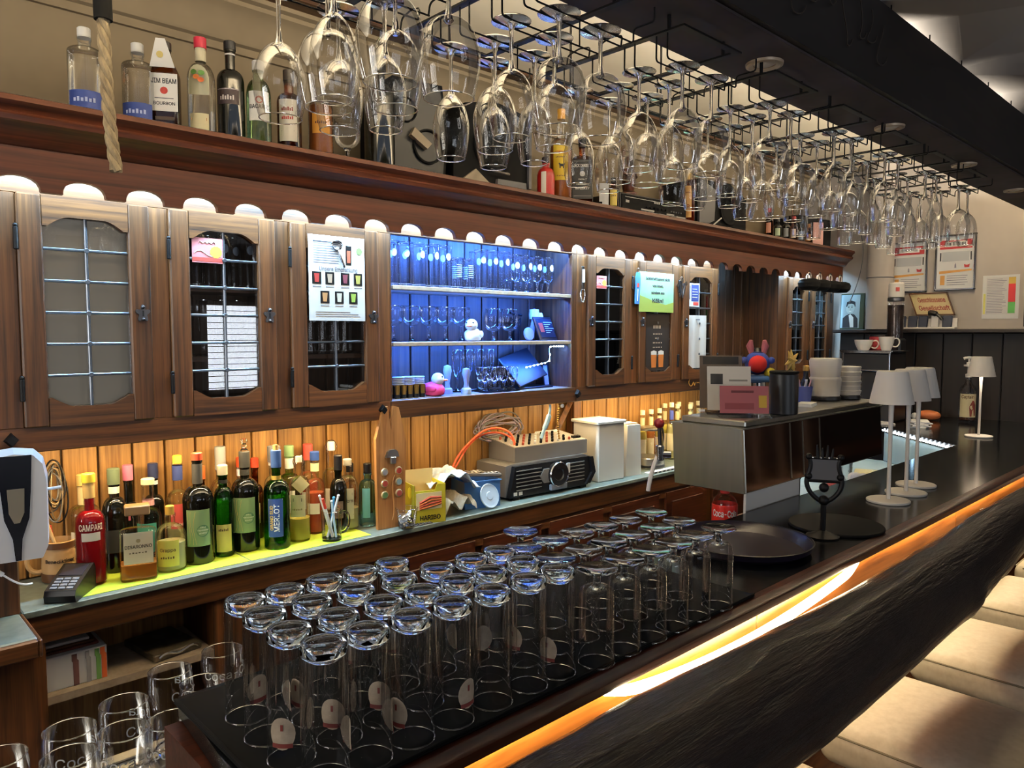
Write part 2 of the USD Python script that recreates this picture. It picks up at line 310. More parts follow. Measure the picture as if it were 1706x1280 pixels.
# ------------------------------------------------------------------ cornice and scalloped fascia of the back bar
co = thing('bar_cornice', 'long reddish-brown moulded cornice shelf with scalloped board along the top of the back bar', 'cornice')
prof = [(2.60, 2.13), (2.60, 2.23), (2.17, 2.23), (2.145, 2.222), (2.14, 2.208), (2.155, 2.196), (2.16, 2.186), (2.152, 2.178), (2.155, 2.166), (2.178, 2.15), (2.19, 2.138), (2.196, 2.128), (2.205, 2.118), (2.222, 2.112), (2.232, 2.112), (2.232, 2.13)]
part(co, 'moulding', prism(prof, .0, 5.30, 'yz'), 'cornice_wood', 30)
edge = []
x = .25
while x < 5.28:                                                       # one hump every 15 cm
    edge += [(x - .05 + .0, 2.008), (x - .05, 2.012)] + [(x + .05 * -math.cos(a), 2.012 + .033 * math.sin(a) ** .8) for a in np.linspace(.15, math.pi - .15, 9)] + [(x + .05, 2.012), (x + .052, 2.008)]
    x += .1505
pts = [(5.28, 2.115), (.0, 2.115), (.0, 2.008)] + [p for p in edge if .01 < p[0] < 5.27] + [(5.28, 2.008)]
part(co, 'scalloped_board', prism(Polygon(pts).buffer(0), 2.212, 2.23), 'fascia_wood', 30)
part(co, 'end_board', box(5.262, 5.28, 2.23, 2.60, 1.98, 2.112), 'fascia_wood', False)

# ------------------------------------------------------------------ built-in cupboards of the back bar
CY = 2.33
def arched(x0, x1, z0, z1, topside, depth):
    """a door rail whose inner edge rises in a shallow arch with cut corners"""
    c, d = min(.05, (x1 - x0) / 4), .026
    if topside:
        pts = [(x0, z1), (x0, z0 - d), (x0 + .012, z0 - d)] + [(x0 + .012 + c * t, z0 - d * (1 - t) ** 1.6) for t in np.linspace(.15, 1, 6)] + [(x1 - .012 - c * (1 - t), z0 - d * t ** 1.6) for t in np.linspace(0, .85, 6)] + [(x1 - .012, z0 - d), (x1, z0 - d), (x1, z1)]
    else:
        pts = [(x0, z0), (x0, z1 + d), (x0 + .008, z1 + d)] + [(x0 + .008 + c * t, z1 + d * (1 - t) ** 1.2) for t in np.linspace(.15, 1, 6)] + [(x1 - .008 - c * (1 - t), z1 + d * t ** 1.2) for t in np.linspace(0, .85, 6)] + [(x1 - .008, z1 + d), (x1, z1 + d), (x1, z0)]
    return prism(Polygon(pts).buffer(0), depth[0], depth[1])
def door(unit, x0, x1, hinge, glass='cabinet_glass', cames=True, z0=1.398, z1=2.020):
    d = str(UsdGeom.Xform.Define(stage, numbered(unit + '/door')).GetPath())
    y0, y1 = 2.316, 2.338; s = .058; a, b = x0 + s, x1 - s; bz, tz = z0 + .052, z1 - .055
    part(d, 'stile', box(x0, a, y0, y1, z0, z1, .004), 'oak_z', False); part(d, 'stile', box(b, x1, y0, y1, z0, z1, .004), 'oak_z', False)
    part(d, 'rail', arched(a, b, tz, z1, True, (y0 + .001, y1)), 'oak_x', False); part(d, 'rail', arched(a, b, z0, bz, False, (y0 + .001, y1)), 'oak_x', False)
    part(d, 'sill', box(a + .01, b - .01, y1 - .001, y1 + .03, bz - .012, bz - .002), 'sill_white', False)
    n = 6; h = (tz - bz) / n
    for i in range(n):
        for j in range(2):
            xa = a + (b - a) / 2 * j; part(d, 'pane', box(xa, xa + (b - a) / 2, y1 - .006, y1 - .003, bz + h * i, bz + h * (i + 1)), glass, False)
    if cames:
        xm = (a + b) / 2
        part(d, 'lead_came', box(xm - .004, xm + .004, y1 - .012, y1 - .002, bz - .02, tz + .01, .002), 'lead', False)
        for i in range(1, n): part(d, 'lead_came', join(box(a, b, y1 - .0125, y1 - .0015, bz + h * i - .0038, bz + h * i + .0038, .002), cyl(.007, -.002, .0035, 10, .001).apply_transform(trimesh.transformations.rotation_matrix(math.pi / 2, [1, 0, 0])).apply_translation([xm, y1 - .0125, bz + h * i])), 'lead', False)
    xl = x1 - .026 if hinge == 'l' else x0 + .026; zl = 1.709
    esc = prism([(xl + r * math.sin(t), zl + 1.25 * r * math.cos(t)) for t, r in zip(np.linspace(0, 2 * math.pi, 33)[:-1], [.016 + .005 * math.cos(5 * t) for t in np.linspace(0, 2 * math.pi, 33)[:-1]])], y0 - .004, y0)
    e = part(d, 'keyhole_plate', join(esc, cap(.006, (xl, y0 - .005, zl + .018), 8), cap(.005, (xl, y0 - .004, zl - .017), 8)), 'pewter')
    part(d, 'keyhole', box(xl - .002, xl + .002, y0 - .0055, y0 - .0035, zl - .008, zl + .008), 'black', False)
    xh = x0 - .004 if hinge == 'l' else x1 + .004
    for z in (1.50, 1.90): part(d, 'hinge', join(cyl(.006, z - .03, z + .03, 10, .002, (xh, y0 - .003, 0)), cap(.006, (xh, y0 - .003, z + .033), 8)), 'iron')
    return d
plain('pewter', '5c5c60', .35, .9)
def face(u, xs, x0, x1, zb=1.33):
    """face frame: outer and middle stiles and the two long rails"""
    part(u, 'bottom_rail', box(x0, x1, CY, CY + .025, zb, 1.400, .003), 'oak_x', False)
    part(u, 'top_rail', box(x0, x1, CY, CY + .025, 2.018, 2.13, .003), 'oak_x', False)
    for a, b in xs: part(u, 'stile', box(a, b, CY, CY + .025, 1.398, 2.02, .002), 'oak_z', False)
def carcass(u, x0, x1, lining='oak_z', dividers=(), shelves=(1.52, 1.70, 1.85)):
    part(u, 'bottom_board', box(x0, x1, CY + .025, 2.57, 1.375, 1.395), 'oak_x', False)
    part(u, 'top_board', box(x0, x1, CY + .025, 2.57, 2.075, 2.095), 'oak_x', False)
    for xa in (x0, *dividers, x1 - .018): part(u, 'side_panel', box(xa, xa + .018, CY + .025, 2.57, 1.395, 2.075), lining, False)
    for z in shelves: part(u, 'shelf', box(x0 + .018, x1 - .018, CY + .05, 2.565, z - .008, z + .008), 'oak_x', False)
cab1 = thing('wall_cupboard', 'dark oak wall cupboard with three leaded doors at the back bar\'s left end', 'cupboard')
face(cab1, ((.355, .414), (.742, .797), (1.130, 1.183), (1.528, 1.584)), .355, 1.584)
carcass(cab1, .355, 1.584, dividers=(.765, 1.15), shelves=())
plain('curtain_cream', 'e6d8c0', .9)
part(cab1, 'cream_lining', box(.375, .765, 2.362, 2.368, 1.40, 2.07), 'curtain_cream', False)
for z in (1.57, 1.79): part(cab1, 'shelf', box(.79, 1.56, 2.37, 2.565, z - .008, z + .008), 'oak_x', False)
door(cab1, .414, .742, 'l'); door(cab1, .797, 1.130, 'l'); door(cab1, 1.183, 1.528, 'l')
nic = thing('open_shelf_unit', 'open oak shelf unit lit blue between the two glazed cupboards', 'shelf unit')
face(nic, ((1.584, 1.590),), 1.584, 2.625); part(nic, 'stile', box(2.592, 2.625, CY, CY + .025, 1.398, 2.02, .002), 'oak_z', False)
part(nic, 'side_panel', box(1.584, 1.600, CY + .025, 2.57, 1.395, 2.10), 'oak_z', False); part(nic, 'side_panel', box(2.598, 2.614, CY + .025, 2.57, 1.395, 2.10), 'oak_z', False)
mottled('shelf_pale', '8b7a66', 'a39380', 40, rough=.6)
for z in (1.40, 1.618, 1.832): part(nic, 'shelf', box(1.600, 2.598, CY + .005, 2.570, z - .016, z, .002), 'shelf_pale', False)
cab2 = thing('wall_cupboard', 'dark oak wall cupboard with three narrow arched doors right of the blue shelf unit', 'cupboard')
face(cab2, ((2.625, 2.693), (3.025, 3.092), (3.432, 3.486), (3.830, 3.862)), 2.625, 3.862)
carcass(cab2, 2.63, 3.862, dividers=(3.05, 3.455))
door(cab2, 2.693, 3.025, 'r'); door(cab2, 3.092, 3.432, 'r'); door(cab2, 3.486, 3.830, 'r')
cab3 = thing('wall_cupboard', 'far dark oak wall cupboard with two leaded doors beside the man\'s portrait', 'cupboard')
face(cab3, ((4.59, 4.70), (4.985, 5.04), (5.335, 5.42)), 4.59, 5.42)
carcass(cab3, 4.59, 5.42, dividers=(5.0,))
part(cab3, 'end_panel', box(4.578, 4.592, CY - .002, 2.572, 1.33, 2.13), 'oak_z', False)
door(cab3, 4.70, 4.985, 'r'); door(cab3, 5.04, 5.335, 'r')
def stud(x, label):
    t = thing('iron_stud', label, 'stud', (x, 2.33, 1.368))
    p = [(-.018, 0), (0, -.021), (.018, 0), (0, .021)]
    part(t, 'head', trimesh.convex.convex_hull(np.array([(a, 0, b) for a, b in p] + [(a * .7, -.016, b * .7) for a, b in p])), 'iron', False)
stud(.383, 'black diamond-shaped iron stud on the rail above the soap dispenser'); stud(1.545, 'black diamond-shaped iron stud holding the bottle opener board'); stud(2.632, 'black diamond-shaped iron stud under the right end of the blue shelves')

# posts between the cupboards and the counter
po = thing('wooden_post', 'square oak post with a slanting brace beside the music mixer', 'post')
part(po, 'upright', box(2.82, 2.875, 2.515, 2.57, .9205, 1.33, .003), 'oak_z', False)
part(po, 'brace', tube([(2.825, 2.54, 1.31), (2.70, 2.545, 1.13)], .018, 4), 'oak_z', False)
pl = thing('wooden_side_post', 'broad dark wooden post behind the soap dispenser', 'post')
part(pl, 'board', box(.20, .375, 2.255, 2.30, .92, 1.345, .004), 'oak_z', False)

# ------------------------------------------------------------------ back counter and its base cupboards
ct = thing('back_counter', 'grey-topped back counter with brown apron running the length of the back bar', 'counter')
part(ct, 'top', box(.38, 5.44, 2.262, 2.572, .900, .920, .003), 'counter_grey', False)
part(ct, 'raised_end_top', box(-1.0, .372, 2.05, 2.572, .880, .922, .004), 'counter_grey', False)
part(ct, 'end_edging', join(box(-1.0, .372, 2.035, 2.05, .876, .920, .004), box(.372, .38, 2.035, 2.262, .876, .920, .003)), 'oak_x', False)
part(ct, 'apron', box(.38, 5.44, 2.275, 2.300, .820, .900, .003), 'oak_x', False)
bc = thing('base_cupboard', 'dark wooden base cupboard with open shelf and panelled doors under the back counter', 'cupboard')
part(bc, 'back_board', box(.38, 5.44, 2.55, 2.572, 0.0, .90), 'plank_wood', False)
for x in (.38, .885): part(bc, 'upright', box(x, x + (.052 if x < .5 else .12), 2.285, 2.55, 0, .82), 'oak_z', False)
part(bc, 'shelf', box(.432, .885, 2.29, 2.55, .640, .662), 'shelf_pale', False)
part(bc, 'shelf', box(.432, .885, 2.29, 2.55, .25, .27), 'oak_x', False)
part(bc, 'end_board', box(-1.0, .38, 2.10, 2.14, 0, .876), 'oak_z', False)
part(bc, 'rail', box(1.0, 5.44, 2.285, 2.305, .775, .822, .002), 'oak_x', False)
part(bc, 'carcass_front', box(1.0, 5.44, 2.30, 2.32, 0, .78), 'oak_z', False)
for x0, x1 in ((1.05, 1.50), (1.56, 1.96), (2.0, 2.35), (2.40, 2.78), (2.84, 3.24), (3.30, 3.70), (3.76, 4.16)):
    d = part(bc, 'door', box(x0, x1, 2.283, 2.300, .12, .805, .004), 'fascia_wood', False)
    part(d, 'raised_panel', box(x0 + .05, x1 - .05, 2.277, 2.284, .18, .75, .005), 'fascia_wood', False)

# ------------------------------------------------------------------ the bar
bar = thing('bar_counter', 'long black-topped bar counter with reddish wooden edge and lit amber front', 'bar counter')
top = Polygon([(.352, .7685), (5.478, .7685), (5.478, 2.25), (4.60, 2.25), (4.60, 1.66), (4.10, 1.142), (.385, 1.142)])
part(bar, 'top', prism(top, 1.070, 1.100, 'xy'), 'bar_black', False)
nose = [(.752, 1.0995), (.735, 1.0985), (.728, 1.094), (.727, 1.086), (.7275, 1.080), (.7325, 1.080), (.734, 1.086), (.738, 1.092), (.752, 1.093)]
part(bar, 'edge_trim', prism(nose[:1] + nose[1:], .345, 5.478, 'yz'), 'bar_trim', 30); part(bar, 'edge_board', box(.345, 5.478, .7515, .769, 1.0925, 1.0996), 'bar_trim', False)
part(bar, 'end_board', box(.36, .39, .77, 1.13, 0, 1.068), 'bar_trim', False)
x = .36
for w in (1.06, 1.32, 1.02, 1.16, .56):
    part(bar, 'front_board', box(x + .0015, x + w - .0015, .752, .768, .30, 1.092, .002), 'amber_wood', False); x += w
part(bar, 'inner_board', box(2.42, 4.10, 1.10, 1.12, .0, 1.07), 'oak_x', False)
part(bar, 'inner_board', box(.39, 2.42, 1.10, 1.12, .0, 1.07), 'oak_x', False)
rp = thing('rope_light', 'glowing warm LED rope light sagging below the wooden edge of the bar', 'rope light')
glow('rope_glow', (1.0, .78, .48), 24.0)
def rope_path():
    pts, rad = [], []
    for x in np.linspace(.37, 5.45, 240):
        t = np.clip((x - .885) / (1.925 - .885), 0, 1); s = math.sin(math.pi * t ** .85) ** .8 if 0 < t < 1 else 0
        f = max(0, 1 - abs(x - 4.05) / .16) ** .5
        s = max(s, f)
        pts.append((x, .7425 - .018 * min(1, 2.5 * s), 1.0855 - .044 * s)); rad.append(.0050 + .0045 * min(1, 3 * s))
    return pts, rad
part(rp, 'led_tube', tube(*rope_path(), 8), 'rope_glow')
part(rp, 'end_cap', box(.355, .372, .737, .748, 1.080, 1.0915, .003), 'white_plastic', False)

# the tree trunk that serves as arm rest
lg = thing('log_armrest', 'glossy dark tree trunk rail along the guests\' side of the bar', 'log')
xs = np.linspace(-.6, 5.44, 420); na = 56; A = np.linspace(0, 2 * np.pi, na, endpoint=False)
V = []
for x in xs:
    r = np.interp(x, [-.6, 1.0, 2.0, 2.6, 3.2, 5.5], [.100, .097, .093, .082, .070, .062])
    cy, cz = np.interp(x, [0, 2.2, 3.2, 5.5], [.585, .59, .612, .615]) + .008 * math.sin(x * 2.1 + .5), np.interp(x, [0, 2.2, 3.2, 5.5], [1.03, 1.03, 1.05, 1.052]) + .005 * math.sin(x * 3.3)
    ring = np.stack([np.full(na, x), cy + r * np.cos(A), cz + r * np.sin(A) * .98], 1)
    V.append(ring)
V = np.vstack(V); N = np.stack([V[:, 0] * 1.7, V[:, 1] * 9, V[:, 2] * 9], 1)
c = np.stack([V[:, 0], np.interp(V[:, 0], [0, 2.2, 3.2, 5.5], [.585, .59, .612, .615]), np.interp(V[:, 0], [0, 2.2, 3.2, 5.5], [1.03, 1.03, 1.05, 1.052])], 1); d = V - c
lump = 2 * meshkit.fbm(N) - 1
fine = meshkit.noise(np.stack([V[:, 0] * 5, V[:, 1] * 60, V[:, 2] * 60], 1), 3) - .5
for kx, ka, kr, kd in ((2.25, -.9, .07, -.018), (1.62, -1.3, .09, -.02), (2.75, -.6, .06, -.016), (3.3, -1.0, .08, .014), (1.2, -1.7, .12, .012), (2.0, -.2, .05, .012)):
    ang = np.arctan2(d[:, 2], -d[:, 1]); lump = lump + np.exp(-((V[:, 0] - kx) / kr) ** 2 - ((ang - ka) / .5) ** 2) * kd / .018
V = c + d * (1 + .13 * lump + .022 * fine + .012 * (meshkit.noise(np.stack([V[:, 0] * 14, V[:, 1] * 120, V[:, 2] * 120], 1), 5) - .5))[:, None]
Fq = [[i * na + j, i * na + (j + 1) % na, (i + 1) * na + (j + 1) % na, (i + 1) * na + j] for i in range(len(xs) - 1) for j in range(na)]
Fq = np.array(Fq); T = np.vstack([Fq[:, [0, 1, 2]], Fq[:, [0, 2, 3]]])
part(lg, 'trunk', trimesh.Trimesh(V, T, process=False), 'log_wood', True)
for x in (-.2, 1.45, 3.0, 4.6): part(lg, 'bracket', box(x - .02, x + .02, .62, .745, 1.00, 1.03), 'iron', False)

# ------------------------------------------------------------------ bar stools
mottled('seat_cream', 'cfc6ae', 'ded6c0', 60, rough=.45, bump=.05); plain('seat_seam', '8d866f', .6)
def stool(x, label, first=[]):
    if first: return again(first[0], label, (x, .49, 0))
    t = thing('bar_stool', label, 'bar stool', (x, .49, 0))
    s = trimesh.creation.box([.40, .40, .09]).subdivide_to_size(.035); v = s.vertices
    R = .035; q = np.clip(v, [-.2 + R, -.2 + R, -.045 + R], [.2 - R, .2 - R, .045 - R]); d = v - q; L = np.linalg.norm(d, axis=1, keepdims=True)
    v = np.where(L > 1e-9, q + d / np.maximum(L, 1e-9) * R, v); v[:, 2] += np.where(v[:, 2] > 0, .012 * (1 - (v[:, 0] / .2) ** 2) * (1 - (v[:, 1] / .2) ** 2), 0) + .755
    s.vertices = v
    c = part(t, 'seat', s, 'seat_cream', 50)
    for sx in (-.196, .196): part(t, 'seam', tube([(sx, -.17, .785), (sx, .17, .785)], .0025, 6), 'seat_seam')
    for sy in (-.196, .196): part(t, 'seam', tube([(-.17, sy, .785), (.17, sy, .785)], .0025, 6), 'seat_seam')
    part(t, 'backrest', box(-.19, .19, -.215, -.185, .80, .87, .012), 'seat_cream', False)
    part(t, 'post', cyl(.03, .03, .71, 20), 'chrome'); part(t, 'base', lathe([(0, 0), (.20, 0), (.20, .008), (.06, .03), (.03, .05), (0, .05)], 36), 'chrome')
    part(t, 'footrest', tube([(.03, 0, .30), (.12, .06, .30), (.14, .16, .30), (0, .19, .30), (-.14, .16, .30), (-.12, .06, .30), (-.03, 0, .30)], .009, 8), 'chrome')
    first.append(t)

for k, (x, l) in enumerate(((1.22, 'cream leather bar stool nearest in the row, mostly hidden by the log'), (1.77, 'cream leather bar stool, second from the near end, its whole seat in view'), (2.32, 'cream leather bar stool, third of the row from the near end'), (2.87, 'cream leather bar stool, fourth of the row from the near end'), (3.42, 'cream leather bar stool, fifth of the row, only its corner seen past the log'), (3.97, 'cream leather bar stool at the far end of the row, behind the log'))):
    stool(x, l)
# ------------------------------------------------------------------ drinking glasses
def ring(r, z, t=.0011, n=28):
    a = np.linspace(0, 2 * np.pi, n + 1)
    return lathe([(r - t, z), (r - t * .3, z - t), (r + t, z), (r - t * .3, z + t), (r - t, z)], n)
def bowl_prof(pts, n=14):
    from scipy.interpolate import PchipInterpolator
    p = np.array(pts, float); t = np.r_[0, np.cumsum(np.hypot(*np.diff(p, axis=0).T))]; t /= t[-1]; u = np.linspace(0, 1, n)
    return np.stack([PchipInterpolator(t, p[:, 0])(u), PchipInterpolator(t, p[:, 1])(u)], 1)
ORD = ['first', 'second', 'third', 'fourth', 'fifth', 'sixth', 'seventh', 'eighth', 'ninth']
# stemware hanging head down: the origin is the top of the foot
STEM = {'tulip': (.033, .088, [(.004, -.088), (.014, -.096), (.0305, -.122), (.0365, -.155), (.0335, -.190), (.0272, -.215)]),
        'wide': (.036, .084, [(.004, -.084), (.018, -.091), (.0365, -.118), (.0430, -.150), (.040, -.180), (.034, -.207)]),
        'balloon': (.038, .078, [(.004, -.078), (.024, -.083), (.043, -.106), (.0495, -.140), (.046, -.172), (.039, -.200)]),
        'flute': (.031, .080, [(.004, -.080), (.012, -.092), (.024, -.122), (.0275, -.165), (.0265, -.195), (.0235, -.232)])}
GL = {}
def hung(kind, var, label, loc, rz):
    if (kind, var) in GL: return again(GL[kind, var], label, loc, rz, 'wine glasses hanging in the racks')
    fr, st, bw = STEM[kind]
    t = thing('wine_glass', label, 'wine glass', loc, rz, 'wine glasses hanging in the racks'); GL[kind, var] = t
    part(t, 'foot', lathe([(0, 0), (fr, -.0003), (fr + .0006, -.0012), (fr, -.0022), (.012, -.0052), (.0065, -.010), (0, -.010)], 28), 'crystal_soft')
    part(t, 'stem', lathe([(.0065, -.0095), (.0042, -.018), (.0036, -.035), (.0036, -st + .02), (.005, -st + .006), (.0085, -st - .005), (.004, -st - .009), (0, -st - .009)], 14), 'crystal')
    part(t, 'bowl', lathe(bowl_prof(bw, 16), 30), 'clear' if var == 0 else 'clear_b')
    part(t, 'rim', ring(bw[-1][0], bw[-1][1]), 'crystal')
    return t
RACKX = [.555, .915, 1.295, 1.670, 2.045, 2.415, 2.785, 3.155]
SLOTY = (1.178, 1.093, 1.004, .922)
SLOTN = ('nearest the back wall', 'second from the back wall', 'second from the beam', 'nearest the beam')
RORD = ['first', 'second', 'third', 'fourth', 'fifth', 'sixth', 'seventh', 'eighth']
def rack(k, first=[]):
    label = f'black wire glass rack, {RORD[k]} of the row from the left, under the ceiling beam'
    loc = (RACKX[k], 0, 2.26)
    if first: return again(first[0], label, loc)
    t = thing('glass_rack', label, 'glass rack', loc, group='wire racks for hanging glasses'); first.append(t)
    for x in (0, .205): part(t, 'frame_bar', box(x - .008, x + .008, .872, 1.262, -.002, .002), 'iron', False)
    for y in (.872, 1.262): part(t, 'frame_bar', box(-.008, .213, y - .008, y + .008, -.002, .002), 'iron', False)
    for x in (.0, .205):
        part(t, 'spacer', cyl(.004, 0, .032, 8, loc=(x, .905, 0)), 'iron')
    part(t, 'hanger_rod', cyl(.003, 0, .54, 8, loc=(.10, 1.262, 0)), 'iron')
    g = .0135; W = []
    ends = []
    for s, y in enumerate(SLOTY):
        for q in (1, -1):
            yy = y + q * g
            path = [(0, yy, 0), (0, yy, -.052), (.262 if q == 1 and s else .268, yy, -.052)]
            if s == 0 and q == 1: path += [(.268, yy, -.028)]
            if s == 3 and q == -1: path += [(.268, yy, -.052 + .026), (.268, .860, -.052 + .026), (.268, .860, 0)]
            part(t, 'wire', tube(bend(path, rad=.008), .0018, 6), 'iron')
    for s in range(3):                                                # the raised bridges that close the gap between two slots
        a, b = SLOTY[s] - g, SLOTY[s + 1] + g
        part(t, 'bridge_wire', tube(bend([(.266, a, -.052), (.270, a, -.030), (.270, (a + b) / 2, -.024), (.268, b, -.030), (.264, b, -.052)], rad=.007), .0018, 6), 'iron')
        part(t, 'front_stop', tube(bend([(.205, a, 0), (.205, a, -.052)], rad=.002), .0016, 5), 'iron')
    return t
for k in range(8): rack(k)
KINDS = ['tulip', 'tulip', 'wide', 'tulip', 'wide', 'wide', 'balloon', 'balloon']
KT = {0: ['wide', 'wide', 'balloon', 'tulip', 'tulip', 'wide', 'balloon', 'balloon'], 1: KINDS, 2: ['tulip', 'tulip', 'tulip', 'wide', 'wide', 'tulip', 'wide', 'wide'], 3: ['tulip', 'tulip', 'wide', 'tulip', 'tulip', 'tulip', 'balloon', 'tulip'],
      4: ['tulip', 'wide', 'tulip', 'tulip', 'balloon', 'tulip', 'tulip', 'tulip'], 5: ['flute', 'flute', 'tulip', 'balloon', 'flute', 'flute', 'wide', 'tulip'], 6: ['flute', 'tulip', 'flute', 'flute', 'tulip', 'flute', 'flute', 'flute'], 7: ['tulip', 'flute', 'flute', 'tulip', 'flute', 'tulip', 'wide', 'tulip']}
WORD = {'tulip': 'slim tulip', 'wide': 'wide-bowled', 'balloon': 'big balloon', 'flute': 'narrow flute'}
n = 0
for k in range(8):
    for s in range(4):
        for j in range(2):
            kind = KT[k][s * 2 + j]
            x = RACKX[k] + (.036, .146)[j] + rng.uniform(-.003, .003) + (.040 if s % 2 else 0)
            hung(kind, n % 2, f'{WORD[kind]} glass hanging in {RORD[k]} rack, slot {SLOTN[s]}, {("left", "right")[j]} one', (x, SLOTY[s], 2.2125), rng.uniform(0, 360)); n += 1

# straight beer glasses standing head down on the bar mat: origin at the mat
GB = {}
mottled('badge_cream', '8c7c69', 'a08f7a', 90, rough=.6); plain('badge_red', '6e2a22', .6)
def beer(label, loc, rz, var):
    if var in GB: return again(GB[var], label, loc, rz, 'straight beer glasses upside down on the bar mat')
    t = thing('beer_glass', label, 'beer glass', loc, rz, 'straight beer glasses upside down on the bar mat'); GB[var] = t
    part(t, 'wall', lathe([(.0300, .001), (.0296, .06), (.0290, .162)], 30), 'clear_bar' if var % 2 == 0 else 'clear_bar_b')
    part(t, 'rim', ring(.0298, .0012), 'crystal')
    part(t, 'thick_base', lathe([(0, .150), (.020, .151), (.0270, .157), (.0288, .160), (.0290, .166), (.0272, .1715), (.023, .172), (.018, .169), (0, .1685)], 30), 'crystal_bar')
    if var < 4:
        b = label_oval(.0165, .021, .0302, .048); p = part(t, 'oval_badge', b, 'badge_cream')
        part(p, 'ribbon', turn(label_sheet(.026, .030, .0355, .0302, .0009)), 'badge_red')
        part(p, 'crest', turn(label_sheet(.003, .052, .060, .0302, .0009)), 'badge_red')
def label_oval(a, b, r, zc, off=.0004, n=20):
    t = np.linspace(0, 2 * np.pi, n, endpoint=False); q = a * np.cos(t) / r; R = r + off
    V = np.vstack([[[0, -R, zc]], np.stack([R * np.sin(q), -R * np.cos(q), zc + b * np.sin(t)], 1), np.stack([.5 * 0 + R * np.sin(q * .5), -R * np.cos(q * .5), zc + .5 * b * np.sin(t)], 1)])
    F = [[0, n + 1 + i, n + 1 + (i + 1) % n] for i in range(n)]
    for i in range(n): F += [[n + 1 + i, 1 + i, 1 + (i + 1) % n], [n + 1 + i, 1 + (i + 1) % n, n + 1 + (i + 1) % n]]
    return trimesh.Trimesh(V, F, process=False)
ROWS = ((.797, (.440, .502, .570, .640, .715, .790, .855)), (.866, (.430, .500, .572, .640, .706, .772, .846)), (.937, (.431, .500, .571, .648, .722, .794, .858)), (1.008, (.435, .495, .560, .622, .684)))
RN = ('front row by the wooden edge', 'second row from the wooden edge', 'third row from the wooden edge', 'back row by the taps\' side')
mat = thing('bar_mat', 'black rubber bar mat under the rows of upturned beer glasses', 'bar mat')
part(mat, 'mat', box(.372, 1.42, .757, 1.125, 1.1003, 1.105, .002), 'rubber_black', False)
part(mat, 'raised_edge', join(box(.372, 1.42, .757, .763, 1.105, 1.108, .001), box(.372, .378, .763, 1.125, 1.105, 1.108, .001)), 'rubber_black', False)
k = 0
FACE = -38
for r, (y, xs_) in enumerate(ROWS):
    for i, x in enumerate(xs_):
        beer(f'straight beer glass upside down, {ORD[i]} from the left, {RN[r]}', (x, y, 1.105), FACE + rng.choice((-40, -10, 15, 45, 120, 200)), k % 6); k += 1
GP = {}
def pokal(label, loc, rz, var):
    if var in GP: return again(GP[var], label, loc, rz, 'footed beer glasses upside down on the bar mat')
    t = thing('footed_glass', label, 'beer glass', loc, rz, 'footed beer glasses upside down on the bar mat'); GP[var] = t
    part(t, 'bowl', lathe([(.0300, .001), (.0303, .05), (.0300, .112), (.0280, .124), (.020, .1295), (.008, .131)], 30), 'clear_bar' if var % 2 else 'clear_bar_b')
    part(t, 'rim', ring(.0298, .0012), 'crystal')
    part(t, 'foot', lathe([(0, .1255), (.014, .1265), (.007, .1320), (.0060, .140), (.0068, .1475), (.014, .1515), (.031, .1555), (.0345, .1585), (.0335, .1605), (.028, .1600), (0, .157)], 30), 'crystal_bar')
PROWS = ((.777, (.930, 1.002, 1.078, 1.148, 1.222, 1.304)), (.862, (.922, .993, 1.064, 1.137, 1.217, 1.293)), (.946, (.925, .996, 1.070, 1.143, 1.222, 1.312)), (1.030, (.999,)))
k = 0
for r, (y, xs_) in enumerate(PROWS):
    for i, x in enumerate(xs_):
        pokal(f'footed beer glass upside down, {ORD[i]} from the left, {RN[r]}' if len(xs_) > 1 else 'single footed beer glass upside down behind the others, nearest the back bar', (x, y, 1.105), rng.uniform(0, 360), k % 2); k += 1

# upright tumblers on the drainer left of the bar
GT = {}
plain('etch', 'd8d8d4', .7)
def tumbler(label, loc, rz, first):
    if GT: return again(GT[0], label, loc, rz)
    t = thing('tumbler', label, 'tumbler', loc, rz, 'upright tumblers on the drainer'); GT[0] = t
    part(t, 'wall', lathe(bowl_prof([(.026, .010), (.0265, .035), (.030, .075), (.0385, .112), (.0390, .130), (.0365, .155)], 16), 30), 'clear')
    part(t, 'rim', ring(.0365, .155), 'crystal')
    part(t, 'thick_base', lathe([(0, .0), (.022, .0), (.027, .004), (.0275, .014), (.020, .012), (0, .011)], 28), 'crystal')
    part(t, 'white_script', wrap(turn(text('Coca-Cola', .016, .0003), loc=(0, -.0005, .112)), .0392), 'etch')
dr = thing('drainer', 'pale steel drainer shelf under the upright tumblers at the left end of the bar', 'drainer')
part(dr, 'tray', box(-.10, .62, 1.145, 1.46, .868, .878, .003), 'steel', False)
for i in range(8): part(dr, 'ridge', box(-.08, .60, 1.17 + i * .036, 1.178 + i * .036, .878, .882, .002), 'steel', False)
part(dr, 'stand', join(*[box(x, x + .03, y, y + .03, 0, .868) for x in (-.08, .57) for y in (1.16, 1.42)]), 'steel', False)
mottled('drain_glow', 'b8b09c', 'c8c0aa', 9, rough=.6)
for i, (x, y, w) in enumerate(((.357, 1.317, 'behind the corner of the bar mat, leaning farthest back'), (.455, 1.388, 'at the back right, next to the tall beer glass'), (.250, 1.200, 'in the front row at the left'), (.330, 1.222, 'in the middle, right under the bar corner'), (.560, 1.410, 'at the far right, behind the beer glasses'), (.160, 1.180, 'at the very left edge of the picture'), (.395, 1.205, 'with white script, squeezed against the bar end'), (.270, 1.285, 'second row, between the middle ones'), (.480, 1.300, 'behind the bar end, third row'), (.175, 1.268, 'in the bottom left corner, second row'))):
    tumbler('clear rounded tumbler on the drainer, ' + w, (x, y, .882), 20 + rng.uniform(-60, 60), i)

